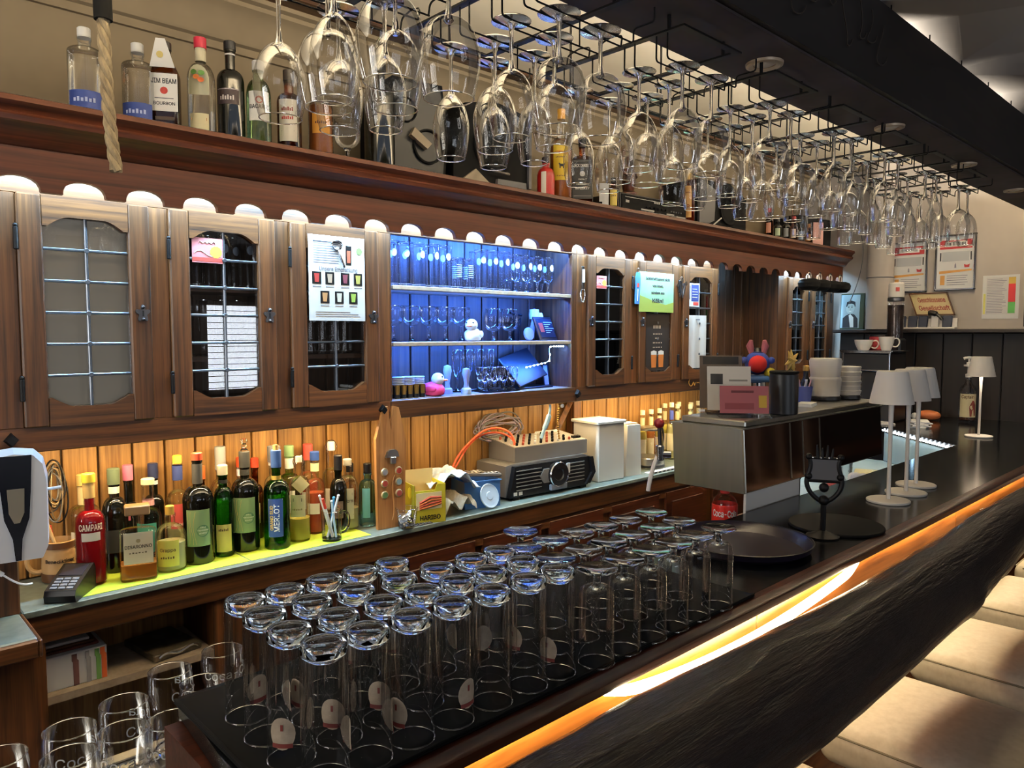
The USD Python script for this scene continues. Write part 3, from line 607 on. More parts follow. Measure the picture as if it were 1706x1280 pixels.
# ------------------------------------------------------------------ glasses and odds and ends on the blue shelves
GN = {}
def simple_glass(kind, label, loc, rz=0, group=None):
    if kind in GN: return again(GN[kind], label, loc, rz, group)
    nm, cat, P = {'tall': ('tall_beer_glass', 'beer glass', [(.027, .010), (.0285, .09), (.0295, .172)]), 'mug': ('small_beer_glass', 'beer glass', [(.024, .010), (.026, .07), (.0275, .128)]),
                  'pils': ('stemmed_beer_glass', 'beer glass', [(.006, .052), (.020, .060), (.026, .10), (.027, .165)]), 'goblet': ('stemmed_goblet', 'goblet', [(.006, .062), (.026, .070), (.037, .095), (.0385, .130), (.0375, .142)]),
                  'coupe': ('low_goblet', 'goblet', [(.006, .042), (.028, .050), (.039, .080), (.038, .115), (.034, .142)]), 'champ': ('champagne_flute', 'champagne flute', [(.004, .060), (.012, .072), (.022, .115), (.024, .150), (.022, .182)]),
                  'cordial': ('small_stem_glass', 'stem glass', [(.004, .040), (.016, .050), (.023, .075), (.022, .105)])}[kind]
    t = thing(nm, label, cat, loc, rz, group); GN[kind] = t
    part(t, 'bowl', lathe(bowl_prof(P, 12), 24), 'clear'); part(t, 'rim', ring(*P[-1], n=24), 'crystal')
    z0 = P[0][1]
    if kind in ('tall', 'mug'): part(t, 'thick_base', lathe([(0, 0), (P[0][0], 0), (P[0][0] + .0004, .012), (0, .010)], 24), 'crystal')
    else: part(t, 'foot', lathe([(0, 0), (.030, 0), (.031, .002), (.012, .006), (.006, .014), (.0045, z0 * .6), (.008, z0), (0, z0 + .002)], 24), 'crystal')
    if kind in ('tall', 'pils'): part(t, 'printed_badge', label_oval(.011, .015, .0290 if kind == 'tall' else .0272, .128 if kind == 'tall' else .118), 'badge_white')
    if kind == 'mug': part(t, 'printed_lines', join(*[label_sheet(.022, .05 + i * .008, .053 + i * .008, .0265) for i in range(7)]), 'badge_white')
    return t
plain('badge_white', '9aa4b0', .5)
ORD14 = ORD + ['tenth', 'eleventh', 'twelfth', 'second last', 'last']
N3 = {2.405: 'front row', 2.475: 'back row'}
tops = [(1.645, 'tall'), (1.708, 'tall'), (1.772, 'tall'), (1.840, 'tall'), (1.903, 'tall'), (1.966, 'mug'), (2.030, 'mug'), (2.100, 'tall'), (2.165, 'tall'), (2.230, 'tall'), (2.300, 'pils'), (2.370, 'pils'), (2.440, 'pils'), (2.510, 'pils')]
for y, rn in N3.items():
    for i, (x, kd) in enumerate(tops):
        nm = {'tall': 'tall badge-printed beer glass', 'mug': 'shorter printed beer glass', 'pils': 'stemmed beer glass'}[kd]
        simple_glass(kd, f'{nm}, {ORD14[i]} from the left, {rn}, top shelf', (x + (.03 if y > 2.45 else 0), y, 1.832), rng.uniform(-25, 5), 'beer glasses on the top blue shelf')
for i, x in enumerate((1.690, 1.776, 1.862, 1.948, 2.034)):
    simple_glass('goblet', f'stemmed goblet on the middle blue shelf, {ORD[i]} from the left, ' + ('beside the post' if i == 0 else 'behind the white duck' if i == 4 else 'in the row of five'), (x, 2.46, 1.618), 0, 'stemmed goblets on the middle blue shelf')
for i, x in enumerate((2.218, 2.318)): simple_glass('coupe', f'low round goblet on the middle blue shelf, {("left", "right")[i]} of the pair', (x, 2.46, 1.618), 0, 'pair of low goblets')
for i in range(4): simple_glass('champ', f'champagne flute on the bottom blue shelf, {ORD[i]} from the left', (2.022 + .062 * i, 2.475, 1.400), 0, 'champagne flutes on the bottom blue shelf')
for i in range(8): simple_glass('cordial', f'small stem glass before the black laptop, {ORD[i % 4]} from the left, {("front", "rear")[i // 4]} row', (2.095 + .054 * (i % 4) + .02 * (i // 4), 2.375 + .05 * (i // 4), 1.400), 0, 'small stem glasses on the bottom blue shelf')
plain('duck_white', 'dfe3e6', .4); plain('duck_pink', 'e3447e', .4); plain('beak', 'd9794a', .4); plain('wood_pale', 'b59a74', .5)
def duck(label, body, head, loc, rz):
    t = thing('rubber_duck', label, 'rubber duck', loc, rz)
    b = trimesh.creation.icosphere(3, 1.0); v = b.vertices
    v[:, 2] = np.where(v[:, 2] < -.5, -.5 + (v[:, 2] + .5) * .2, v[:, 2]); tail = np.clip(v[:, 0] - .4, 0, 1) ** 2
    b.vertices = v * np.array([.047, .034, .036]) + np.stack([0 * tail, 0 * tail, .035 * tail], 1) + [0, 0, .0225]
    part(t, 'body', b, body, True)
    h = trimesh.creation.icosphere(3, .026); h.apply_translation([-.018, 0, .068]); part(t, 'head', h, head, True)
    bk = trimesh.creation.icosphere(2, 1.0); bk.vertices = bk.vertices * [.014, .012, .005] + [-.046, 0, .064]; part(t, 'beak', bk, 'beak', True)
    for s in (-1, 1):
        part(t, 'eye', cap(.004, (-.036, s * .014, .078)), 'black')
        w = trimesh.creation.icosphere(2, 1.0); w.vertices = w.vertices * [.026, .006, .015] + [.012, s * .032, .030]; part(t, 'wing', w, body, True)
duck('pink rubber duck with white head on the bottom blue shelf', 'duck_pink', 'duck_white', (1.825, 2.385, 1.400), 140)
duck('white rubber duck with orange beak in front of the goblets', 'duck_white', 'duck_white', (2.035, 2.385, 1.618), 30)
plain('tamper_grey', '8f98a6', .5)
for i, (x, y) in enumerate(((1.925, 2.42), (1.985, 2.37))):
    t = thing('pestle', f'pale wooden pestle standing on the bottom blue shelf, {("left and taller", "right and shorter")[i]} one', 'pestle', (x, y, 1.400))
    part(t, 'base', lathe([(0, 0), (.021, 0), (.022, .006), (.021, .020), (.016, .026), (0, .026)], 24), 'tamper_grey')
    part(t, 'handle', lathe([(.012, .024), (.009, .045), (.013, .068), (.018, .084 + .012 * (1 - i)), (.015, .104 + .012 * (1 - i)), (0, .110 + .012 * (1 - i))], 24), 'tamper_grey')
plain('gold', 'b58f4a', .35, .8); plain('cup_clear', 'b9c6cc', .3)
for i in range(10):
    t = thing('shot_cup', f'black and gold shot cup left of the pink duck, {ORD[i % 5]} of {("front", "rear")[i // 5]} row', 'shot cup', (1.640 + .030 * (i % 5), 2.372 + .032 * (i // 5), 1.400), 0, 'black and gold shot cups')
    part(t, 'cup', lathe([(0, 0), (.009, 0), (.013, .052), (.012, .052), (.008, .006), (0, .005)], 18), 'gold'); part(t, 'black_band', lathe([(.0095, .001), (.0102, .001), (.0112, .016), (.0106, .016)], 18), 'black')
    for s in (-1, 1): part(t, 'black_stripe', box(s * .0115 - .002, s * .0115 + .002, -.004, .004, .016, .048), 'black', False)
for i in range(3):
    solo('plastic_cup_stack', f'stack of clear plastic lids laid over the shot cups, {ORD[i]} from the left', 'plastic lids', join(*[lathe([(0, z), (.026, z), (.027, z + .002), (.025, z + .005), (0, z + .005)], 18) for z in np.arange(0, .030, .0065)]), 'cup_clear', (1.655 + .048 * i, 2.388, 1.4525), group='stacks of plastic lids')
# tablet, coin scale and leaning laptop at the right end
plain('screen_dark', '16202e', .15); plain('screen_red', 'a0432e', .4); plain('screen_text', '9db4cc', .5); plain('frame_black', '0a0a0d', .4)
t = thing('tablet', 'black tablet propped up on the middle blue shelf with a small white tag on top', 'tablet', (2.512, 2.400, 1.6185), 12, rx=-22)
part(t, 'frame', box(-.075, .075, -.006, .006, 0, .118, .004), 'frame_black', False); part(t, 'screen', box(-.062, .062, -.0068, -.0058, .014, .104), 'screen_dark', False)
part(t, 'screen_picture', box(-.055, -.020, -.0074, -.0066, .04, .085), 'screen_red', False)
for i in range(6): part(t, 'screen_line', box(-.010, .025 + .02 * (i % 3), -.0074, -.0066, .036 + .010 * i, .040 + .010 * i), 'screen_text', False)
part(t, 'tag', box(-.03, .02, -.001, .001, .118, .140), 'white_paper', False)
t = thing('bottle_pourer', 'pale pourer with round knob lying by the tablet on the blue shelf', 'pourer', (2.455, 2.46, 1.618))
part(t, 'stem', tube([(0, 0, .012), (.012, 0, .07), (.02, 0, .11)], [.016, .012, .010], 12), 'tamper_grey'); part(t, 'head', lathe([(0, .10), (.022, .10), (.024, .115), (.022, .145), (0, .148)], 18, (.02, 0, 0)), 'cup_clear'); part(t, 'disc', turn(cyl(.03, -.006, .006, 24, .002), rx=80, loc=(-.045, -.03, .031)), 'tamper_grey')
t = thing('corkscrew', 'dark lever corkscrew standing in the shadow of the middle blue shelf', 'corkscrew', (2.395, 2.50, 1.618))
part(t, 'body', lathe([(0, 0), (.017, 0), (.018, .03), (.010, .07), (.008, .10), (0, .10)], 16), 'iron'); part(t, 'handle', tube([(-.035, 0, .128), (0, 0, .122), (.035, 0, .118)], .006, 8), 'iron'); part(t, 'shaft', cyl(.004, .10, .125, 10), 'iron')
for s in (-1, 1): part(t, 'lever', tube([(s * .008, 0, .085), (s * .030, 0, .105), (s * .028, 0, .070)], .004, 8), 'iron')
t = thing('laptop', 'black laptop leaning open at the right end of the bottom blue shelf', 'laptop', (2.41, 2.395, 1.4035), 4)
part(t, 'lid', turn(box(-.12, .12, -.004, .004, 0, .165, .003), rx=-38, ry=-14, loc=(0, 0, .031)), 'frame_black', False); part(t, 'base', box(-.115, .125, -.01, .12, -.003, .006, .002), 'frame_black', False)
glow('led_dot', (.35, .75, 1.0), 60.0)
t = thing('led_chain', 'string of bright bluish LED dots hanging over the laptop from the shelf above', 'LED string', (0, 0, 0))
pts = [(2.335 + .022 * i, 2.372 - .002 * i, 1.500 + .0035 * i) for i in range(6)] + [(2.47, 2.36, 1.527), (2.475, 2.36, 1.555), (2.478, 2.36, 1.590)] + [(2.50 + .016 * i, 2.36, 1.592) for i in range(5)]
part(t, 'cable', tube(smooth_path(pts, 60), .0022, 6), 'white_plastic')
for p in pts: part(t, 'led', cap(.0042, (p[0], p[1] - .003, p[2]), 8), 'led_dot')
t = thing('picture_frame', 'small dark framed card in the right corner of the bottom blue shelf', 'picture frame', (2.560, 2.46, 1.400), 12, rx=-8)
part(t, 'frame', join(box(-.03, .03, -.006, .006, 0, .008), box(-.03, .03, -.006, .006, .102, .11), box(-.03, -.022, -.006, .006, 0, .11), box(.022, .03, -.006, .006, 0, .11)), 'frame_black', False); part(t, 'card', box(-.024, .024, -.001, .001, .006, .104), 'tamper_grey', False)
# tall glasses inside the cupboards
for i in range(7): simple_glass('tall', f'beer glass inside the middle left cupboard, {ORD[i]} from the left, behind the upper panes', (.835 + .042 * i + .02 * (i % 2), 2.44 + .06 * (i % 2), 1.798), 0, 'beer glasses behind the middle left door')
for i in range(5): simple_glass('champ', f'flute glass inside the middle left cupboard, {ORD[i]} from the left, on its lower shelf', (.84 + .055 * i, 2.47, 1.578), 0, 'flutes behind the middle left door')
for i in range(6): simple_glass('tall', f'beer glass inside the cupboard behind the menu sheet, {ORD[i]} from the left', (1.23 + .046 * i, 2.45, 1.578), 0, 'beer glasses behind the menu sheet')
# ------------------------------------------------------------------ bottles
for nm, c in (('glass_green', (.10, .42, .08)), ('glass_pale_green', (.62, .80, .55)), ('glass_blue', (.45, .72, .80)), ('glass_amber', (.50, .22, .06))):
    pane(nm, c, tuple(x * .6 for x in c), boost=.8)
recipe('glass_dark', {'p': ('principled_bsdf', {'base_color': lin('0c0d09'), 'roughness': .06, 'specular_ior_level': .6})}, [], 'p.BSDF')
recipe('glass_dark_green', {'p': ('principled_bsdf', {'base_color': lin('10260c'), 'roughness': .06, 'specular_ior_level': .6})}, [], 'p.BSDF')
for nm, c in (('campari_red', (.42, .012, .02)), ('amber', (.62, .22, .035)), ('yellow', (.80, .70, .16)), ('rose', (.70, .16, .07)), ('brown', (.16, .045, .015)), ('pale_yellow', (.86, .82, .40)), ('brandy', (.50, .17, .04)), ('ketchup', (.5, .02, .015))):
    recipe('liquid_' + nm, {'p': ('principled_bsdf', {'base_color': c, 'roughness': .05, 'ior': 1.34, 'transmission_weight': .45})}, [], 'p.BSDF')
COL = {}
def paint(hexc, rough=.55, metal=0):
    k = f'paint_{hexc}_{int(rough * 100)}_{int(metal * 10)}'
    if k not in _recipes: plain(k, hexc, rough, metal)
    return k
def bottle(label, loc, r, h, glass='clear', body=.58, cap=('c9b458', .03), liquid=None, labels=(), neck_r=None, square=False, neck=None, rz=None, name='bottle', group=None, sh=.12, capname='cap'):
    """r body radius, h height with cap, body share of the straight part, liquid (material, fill share), labels (z0, z1, width, colour, [(text, size, z, colour)])"""
    rz = -math.degrees(math.atan2(loc[0], loc[1])) - 6 + rng.uniform(-9, 9) if rz is None else rz
    t = thing(name, label, 'bottle', loc, rz, group)
    nr = neck_r or min(.0145, r * .42); zb, zs = h * body, h * (body + sh); ch = cap[1]; zt = h - ch
    prof = [(r * .55, .006), (r * .93, .001), (r, .008), (r, zb)] + [(nr + (r - nr) * math.cos(a) ** 1.15, zb + (zs - zb) * math.sin(a) ** .9) for a in np.linspace(.15, math.pi / 2, 8)] + [(nr * 1.0, zt - .012), (nr * 1.12, zt - .010), (nr * 1.12, zt)]
    m = lathe([(0, .004)] + prof, 30)
    if square: m.vertices = squash(m.vertices, r, square)
    part(t, 'glass', m, glass, 40)
    if liquid:
        lv = h * liquid[1]; q = [(max(a - .0022, .002), max(b, .007)) for a, b in prof if b < lv]
        top_r = np.interp(lv, [p[1] for p in prof[2:]], [p[0] for p in prof[2:]]) - .0022
        l = lathe([(0, .007)] + q[1:] + [(top_r, lv), (0, lv)], 26)
        if square: l.vertices = squash(l.vertices, r, square)
        part(t, 'liquid', l, liquid[0], 40)
    cr = cap[2] if len(cap) > 2 else nr * 1.22
    if cap[0] == 'wood_block': part(t, capname, box(-.034, .034, -.024, .024, h - .028, h, .003), 'paint_8a6a44_55_0' if paint('8a6a44') else None, False)
    else: part(t, capname, lathe([(0, h - ch - .004), (cr, h - ch - .004), (cr, h - .002), (cr - .002, h), (0, h)], 20), paint(cap[0], .4))
    if neck: part(t, 'neck_band', lathe([(nr + .0008, h * neck[0]), (nr + .0012, h * neck[0]), (nr + .0012, h * neck[1]), (nr + .0008, h * neck[1])], 20), paint(neck[2]))
    for z0, z1, w, c, words in labels:
        if square:
            f = square * r + .0006; L = part(t, 'label', turn(box(-w / 2, w / 2, -.0006, 0, h * z0, h * z1), loc=(0, -f, 0)), paint(c), False)
            bendf = lambda g: turn(g, loc=(0, -f - .0006, 0))
        else:
            L = part(t, 'label', label_sheet(w, h * z0, h * z1, r), paint(c)); bendf = lambda g: wrap(g, r + .0008)
        for s, size, z, tc in words:
            if s == 'disc': g = prism([(size * math.cos(a), size * math.sin(a)) for a in np.linspace(0, 2 * math.pi, 20)[:-1]], -.0005, 0)
            elif s == 'bar': g = box(-size[0] / 2, size[0] / 2, -.0005, 0, 0, size[1])
            elif s == 'barrel': g = turn(box(-size[0] / 2 + size[2], size[0] / 2 + size[2], -.0005, 0, 0, size[1]))
            elif s == 'marks': g = join(*[box(-w * .32 + w * .64 * q / 6, -w * .32 + w * .64 * (q + .62) / 6, -.0005, 0, 0, size * (.75 + .25 * (q % 2))) for q in range(6)])
            else: g = text(s, size, .0004, True, width=None)
            if isinstance(s, str) and s not in ('disc', 'bar', 'barrel', 'marks') and np.ptp(g.vertices[:, 0]) > w * .92:
                g.vertices[:, 0] *= w * .92 / np.ptp(g.vertices[:, 0])
            part(L, 'lettering' if s not in ('disc', 'bar', 'barrel', 'marks') else 'emblem', bendf(turn(g, loc=(0, 0, h * z))), paint(tc), False)
    return t
def squash(v, r, d):
    """a round body pressed square, d = depth over width"""
    v = v.copy(); rad = np.hypot(v[:, 0], v[:, 1]); k = np.clip((rad / r - .45) / .3, 0, 1); a = np.arctan2(v[:, 1], v[:, 0]); s = 1 / np.maximum(np.abs(np.cos(a)), np.abs(np.sin(a)))
    s = 1 + (np.minimum(s, 1.30) - 1) * k; v[:, 0] *= s; v[:, 1] *= s * d; return v
mats = thing('lime_mat', 'lime green paper mat under the bottles, left one of the two', 'mat', (0, 0, 0), group='lime green mats')
plain('lime', 'b9d23c', .7)
part(mats, 'sheet', box(.50, 1.005, 2.285, 2.555, .9202, .9215), 'lime', False)
m2 = thing('lime_mat', 'lime green paper mat under the bottles, right one of the two', 'mat', (0, 0, 0), group='lime green mats')
part(m2, 'sheet', box(1.010, 1.46, 2.285, 2.555, .9202, .9215), 'lime', False)
Z = .9215
def B(label, x, y, *a, **k): return bottle(label, (x, y, Z), *a, **k)
B('red Campari bottle with yellow cap at the left front', .577, 2.395, .040, .325, 'clear', .55, ('d8c23c', .022), ('liquid_campari_red', .78), [(.50, .56, .070, '6e1016', [('CAMPARI', .018, .505, 'f2ead8')]), (.41, .485, .05, 'e6e2d8', [])], neck=(.78, .93, 'c9a86a'))
B('clear round-shouldered bottle with beige neck hidden behind the red bitter', .590, 2.510, .045, .305, 'clear', .58, ('caa55a', .03), None, [(.2, .45, .06, 'd9cdb0', [])], neck=(.7, .88, 'cbb07a'))
B('black bottle with green and white striped cap', .665, 2.475, .037, .318, 'glass_dark', .52, ('5d6a52', .045), None, [(.2, .42, .055, '2a2a28', [])], neck=(.76, .86, 'd9d3c4'), sh=.2)
B('dark bottle with pink cap and pink tag at the back left', .722, 2.532, .030, .315, 'glass_dark', .5, ('d2738c', .045), None, [(.45, .56, .02, 'c85a78', [])])
B('square amaretto bottle with wooden block cap and cream label', .692, 2.350, .050, .222, 'clear', .62, ('wood_block', .03, .03), ('liquid_amber', .22), [(.24, .66, .078, 'd2c3a2', [('DISARONNO', .0095, .45, '2c2116'), ('disc', .006, .55, 'a8946a'), ('marks', .004, .38, '6a5a40')])], square=.72, neck_r=.012, sh=.08)
B('clear gin bottle with cream cap and teal label', .752, 2.440, .037, .280, 'clear', .55, ('d8cfa8', .014), None, [(.2, .52, .06, '3f9c8c', [('marks', .012, .36, 'e8efe6')])], neck=(.70, .76, 'd5a0a0'), neck_r=.016)
B('dark bottle with navy cap behind the teal label gin', .795, 2.525, .031, .312, 'glass_dark', .55, ('2a3152', .045), None, [], neck=(.78, .84, 'c9c9cf'))
B('clear bottle with yellow knob cap and blue neck band', .858, 2.487, .036, .335, 'clear', .54, ('e2c645', .022, .014), ('liquid_pale_yellow', .30), [(.30, .54, .05, 'c7504e', [('bar', (.045, .03), .42, 'ece6d8'), ('marks', .009, .33, 'f0e4d8')])], neck=(.76, .90, '34427c'))
B('small round grappa bottle with cork and yellow label', .792, 2.372, .044, .200, 'clear', .52, ('c6a24e', .024, .013), ('liquid_pale_yellow', .44), [(.10, .50, .066, 'd2c95a', [('Grappa', .010, .33, '6a5a2a'), ('marks', .007, .22, '6a5a2a')])], sh=.2)
def vine_label(t, r, h, z0, z1):
    L = part(t, 'label', label_sheet(.074, h * z0, h * z1, r), paint('7d9a6e'))
    part(L, 'emblem', wrap(turn(prism([(.019 * math.cos(a) + .014, .019 * math.sin(a)) for a in np.linspace(0, 2 * math.pi, 24)[:-1]], -.0005, 0), loc=(0, 0, h * (z0 + (z1 - z0) * .42))), r + .0008), paint('4f7a58'), False)
    for i in range(3): part(L, 'gold_vine', wrap(tube([(-.030 + .010 * i + .005 * math.sin(q * 5 + i), 0, h * z0 + (z1 - z0) * h * q) for q in np.linspace(.05, .95, 14)], .0006, 4), r + .0006), paint('c9b56a', .4))
    for i, s in enumerate(('COLLI', 'TREVIGIANI', 'BIANCO')): part(L, 'lettering', wrap(turn(text(s, .0042, .0004, True), loc=(.014, 0, h * (z0 + (z1 - z0) * (.50 - .08 * i)))), r + .0013), paint('d9dcc8'), False)
t = B('big dark wine bottle with red pourer cap and green label', .886, 2.392, .046, .352, 'glass_dark', .56, ('c24a30', .020, .017), None, neck=(.72, .90, '4a4a48'), sh=.14); vine_label(t, .046, .352, .17, .50)
B('slim green bottle with cream banded cap and yellow label', .972, 2.405, .032, .300, 'glass_green', .56, ('d6cdb4', .028), None, [(.06, .36, .050, 'd6c77a', [('marks', .008, .29, '5a4a2a')])], neck=(.80, .84, '24241f'), sh=.2)
B('clear bottle with grey capsule behind the slim green one', 1.010, 2.515, .036, .345, 'clear', .55, ('9a9a98', .075), None, [(.2, .5, .05, 'c2beb0', [])])
B('bottle with orange capsule left of the grey capsule', .945, 2.520, .028, .285, 'glass_amber', .55, ('d0622c', .04), None, [(.2, .4, .04, 'c9b088', [])])
B('bottle with orange-red cap between the two big wine bottles', 1.088, 2.530, .032, .298, 'clear', .55, ('d5512c', .03), ('liquid_amber', .5), [(.52, .6, .04, 'd5cfe0', [])], neck=(.78, .86, 'dcd6e6'))
B('bottle with red capsule right of the tallest wine bottle', 1.140, 2.450 + .085, .028, .288, 'glass_amber', .55, ('cc4a30', .03), ('liquid_brown', .5), [(.2, .45, .04, 'd9c9a0', [])])
t = B('tallest dark wine bottle with crystal stopper and green label', 1.053, 2.420, .045, .335, 'glass_dark', .58, ('3a3a38', .05), None, neck=(.76, .88, '33332f'), sh=.15); vine_label(t, .045, .335, .20, .55)
part(t, 'crystal_stopper', lathe([(0, .333), (.010, .334), (.012, .340), (.006, .346), (.010, .352), (.006, .358), (.012, .366), (.010, .376), (0, .379)], 16), 'crystal')
B('clear bottle with silver-grey cap and white band at the back', 1.178, 2.462, .036, .335, 'clear', .56, ('6a6a6c', .052), ('liquid_pale_yellow', .45), [(.25, .5, .05, 'd9cfa2', [])], neck=(.80, .83, 'eeeeea'), neck_r=.018)
t = B('green merlot bottle with upright blue label', 1.142, 2.372, .043, .335, 'glass_green', .56, ('3d5ea0', .055), None, neck=(.70, .74, 'b9a24a'), sh=.14)
part(t, 'cork', cyl(.009, .334, .352, 14), paint('c9a05a'))
L = part(t, 'label', label_sheet(.050, .045, .175, .043), paint('2c4a8c'))
for s, sz, xo, c in (('MERLOT', .017, .012, 'e9ecf2'), ('GRAND SUD', .0105, -.008, 'd9b95a')):
    g = turn(text(s, sz, .0004, True), ry=-90); g = turn(g, loc=(xo, 0, .11)); part(L, 'lettering', wrap(g, .0438), paint(c), False)
part(L, 'border', wrap(join(box(-.024, .024, -.0006, 0, .047, .049), box(-.024, .024, -.0006, 0, .171, .173)), .0436), paint('d9b95a'), False)
B('pale green bottle with green cap and white neck at the back', 1.262, 2.515, .039, .322, 'glass_pale_green', .56, ('7c9a6c', .035), None, [(.25, .5, .05, 'd2d6c0', [])], neck=(.74, .88, 'e6e4d4'))
t = B('swing-top bottle with yellow liqueur and cream diamond tag', 1.240, 2.400, .037, .300, 'clear', .60, ('e9e4d4', .018, .011), ('liquid_yellow', .27), [(.30, .56, .055, 'd9d2a8', [('bar', (.03, .012), .48, '3a2e22'), ('marks', .006, .38, '8a7a4a')])], sh=.16)
part(t, 'paper_tag', turn(box(-.022, .022, -.0006, .0006, -.022, .022), ry=45, loc=(.012, -.040, .205)), paint('e2d49a'), False)
part(t, 'wire_bail', tube(bend([(-.014, 0, .262), (-.020, -.004, .280), (-.012, -.006, .302), (.012, -.006, .302), (.020, -.004, .280), (.014, 0, .262)], rad=.006), .0013, 6), 'chrome')
B('red-capped bottle of dark red liqueur at the back', 1.345, 2.530, .037, .318, 'clear', .56, ('d65048', .055), ('liquid_rose', .55), [(.25, .45, .05, 'd8cfc4', [])])
B('bottle with blue cap and rosy liqueur beside the red-capped one', 1.330, 2.452, .034, .300, 'clear', .55, ('2f4a8c', .028), ('liquid_rose', .50), [(.25, .38, .045, 'e2ddd0', [])], neck=(.76, .86, 'd9cfa4'))
t = B('clear swing-top bottle with white stopper at the back', 1.440, 2.525, .036, .318, 'clear', .56, ('eceae4', .03, .014), None, [(.2, .45, .05, 'd6d2c2', [])])
part(t, 'wire_bail', tube(bend([(-.014, 0, .282), (-.022, -.004, .300), (-.012, -.006, .322), (.012, -.006, .322), (.022, -.004, .300), (.014, 0, .282)], rad=.006), .0013, 6), 'chrome')
B('slim black bottle rising behind the mug of pens', 1.396, 2.400, .031, .285, 'glass_dark', .50, ('17151a', .05), None, [(.20, .42, .045, '5c4a44', [('disc', .012, .34, '8a5a4a')])], sh=.2)
B('clear bottle with cream label and amaro lettering near the board', 1.450, 2.425, .040, .262, 'clear', .56, ('cfcab8', .020, .016), ('liquid_pale_yellow', .30), [(.16, .60, .066, 'd8cfb0', [('RAMAZZOTTI', .009, .40, '3a2c22'), ('bar', (.055, .010), .50, '6a3a34'), ('bar', (.06, .003), .22, '2a2a2a')])], sh=.2)
B('small bottle with black cap behind the amaro', 1.520, 2.525, .029, .225, 'clear', .58, ('17171a', .03), ('liquid_brown', .5), [(.2, .5, .04, '3a3330', [])])
B('teal gin bottle with black cap beside the bottle opener board', 1.527, 2.410, .033, .238, 'glass_blue', .60, ('141416', .034, .015), None, [(.15, .62, .030, '5f9ca4', [])], sh=.14)
# the beer mug with pens
t = thing('pen_mug', 'glass beer mug holding red, white and blue pens and stirrers', 'mug', (1.322, 2.322, Z))
part(t, 'wall', lathe([(.033, .008), (.036, .05), (.037, .105)], 26), 'clear'); part(t, 'rim', ring(.037, .105), 'crystal'); part(t, 'base', lathe([(0, 0), (.033, 0), (.034, .009), (0, .008)], 26), 'crystal')
part(t, 'handle', tube(smooth_path([(.035, 0, .090), (.060, 0, .088), (.068, 0, .055), (.055, 0, .025), (.035, 0, .022)], 22), .006, 8), 'crystal')
pens = thing('pen', 'red and white pen leaning left in the beer mug', 'pen', (1.322, 2.322, Z)); 
part(pens, 'barrel', tube([(.006, 0, .010), (-.028, -.008, .118)], .0042, 8), 'white_plastic'); part(pens, 'clip_end', tube([(-.028, -.008, .118), (-.040, -.011, .155)], .005, 8), paint('c8382c'))
for i, (a, b, c, l) in enumerate((((.0, .012, .01), (.012, .004, .148), '3f8fc4', 'light blue pen upright in the beer mug'), ((-.012, .010, .01), (.026, -.004, .155), 'e6e8ec', 'white pen with ball top leaning right in the beer mug'), ((.010, -.012, .01), (-.006, -.012, .140), 'b9d7e8', 'pale blue stirrer in the middle of the beer mug'), ((.0, -.004, .01), (-.038, .014, .160), 'd9d2c4', 'cream pen behind the red one in the beer mug'))):
    p = thing('pen', l, 'pen', (1.322, 2.322, Z)); part(p, 'barrel', tube([a, b], .004, 8), paint(c)); part(p, 'tip', cap(.0052, b, 8), paint(c))
# ------------------------------------------------------------------ bottles and gear on the cornice shelf
T = 2.2305
def U(label, x, y, *a, **k): return bottle(label, (x, y, T), *a, **k)
pane('clear_wall', (1, 1, 1), (.6, .64, .62), boost=.6)
for x, y, w in ((.577, 2.268, 'left of the hanging rope end'), (.715, 2.285, 'right of the hanging rope end')):
    U('empty clear vodka bottle with white cap and blue band, ' + w, x, y, .042, .232, 'clear_wall', .72, ('d4d2cc', .022, .0165), None, [(.06, .26, .090, '27408c', [('marks', .012, .13, 'b9c4e6')])], neck_r=.0155, sh=.06)
t = U('square bourbon bottle with white label and neck tag', .785, 2.272, .036, .250, 'glass_amber', .60, ('1c1716', .018), ('liquid_brown', .62), [(.20, .62, .072, 'e4dfd6', [('JIM BEAM', .013, .51, '20202a'), ('disc', .010, .43, 'b03028'), ('BOURBON', .0085, .27, '20202a'), ('bar', (.05, .002), .34, '55555a')]), (.10, .14, .05, '3a2a22', [])], square=.82, sh=.16)
tri = Polygon([(-.012, .235), (.012, .235), (.033, .160), (-.033, .160)])
L = part(t, 'neck_tag', turn(prism(tri, -.001, 0), rx=14, loc=(0, -.005, .012)), paint('e2ddd2'), False)
part(L, 'emblem', turn(prism([(.009 * math.cos(a) - .004, .193 + .009 * math.sin(a)) for a in np.linspace(0, 6.28, 16)[:-1]], -.002, -.001), rx=14, loc=(0, -.005, .012)), paint('c9b56a'), False)
t = U('clear apricot brandy bottle with red cap and cream arched label', .888, 2.278, .039, .292, 'clear_wall', .56, ('c01f3a', .028), None, [(.06, .22, .056, 'ddd2a6', [('bar', (.045, .008), .15, 'b5703c')])], neck=(.76, .90, 'd9cfae'), sh=.18)
L = part(t, 'arched_label', wrap(prism(Polygon([(-.031, .120), (.031, .120), (.031, .165)] + [(.031 * math.cos(a), .165 + .038 * math.sin(a)) for a in np.linspace(.2, math.pi - .2, 9)] + [(-.031, .165)]), -.0005, 0), .0395), paint('ddd6b0'), False)
for cx, cz, c in ((-.005, .168, 'd9792c'), (.008, .160, 'd96a2c'), (-.012, .182, '5f8a3a'), (.010, .180, '6a9a44')): part(L, 'fruit', wrap(turn(prism([(.009 * math.cos(a), .007 * math.sin(a)) for a in np.linspace(0, 6.28, 14)[:-1]], -.0005, 0), loc=(cx, 0, cz)), .0402), paint(c), False)
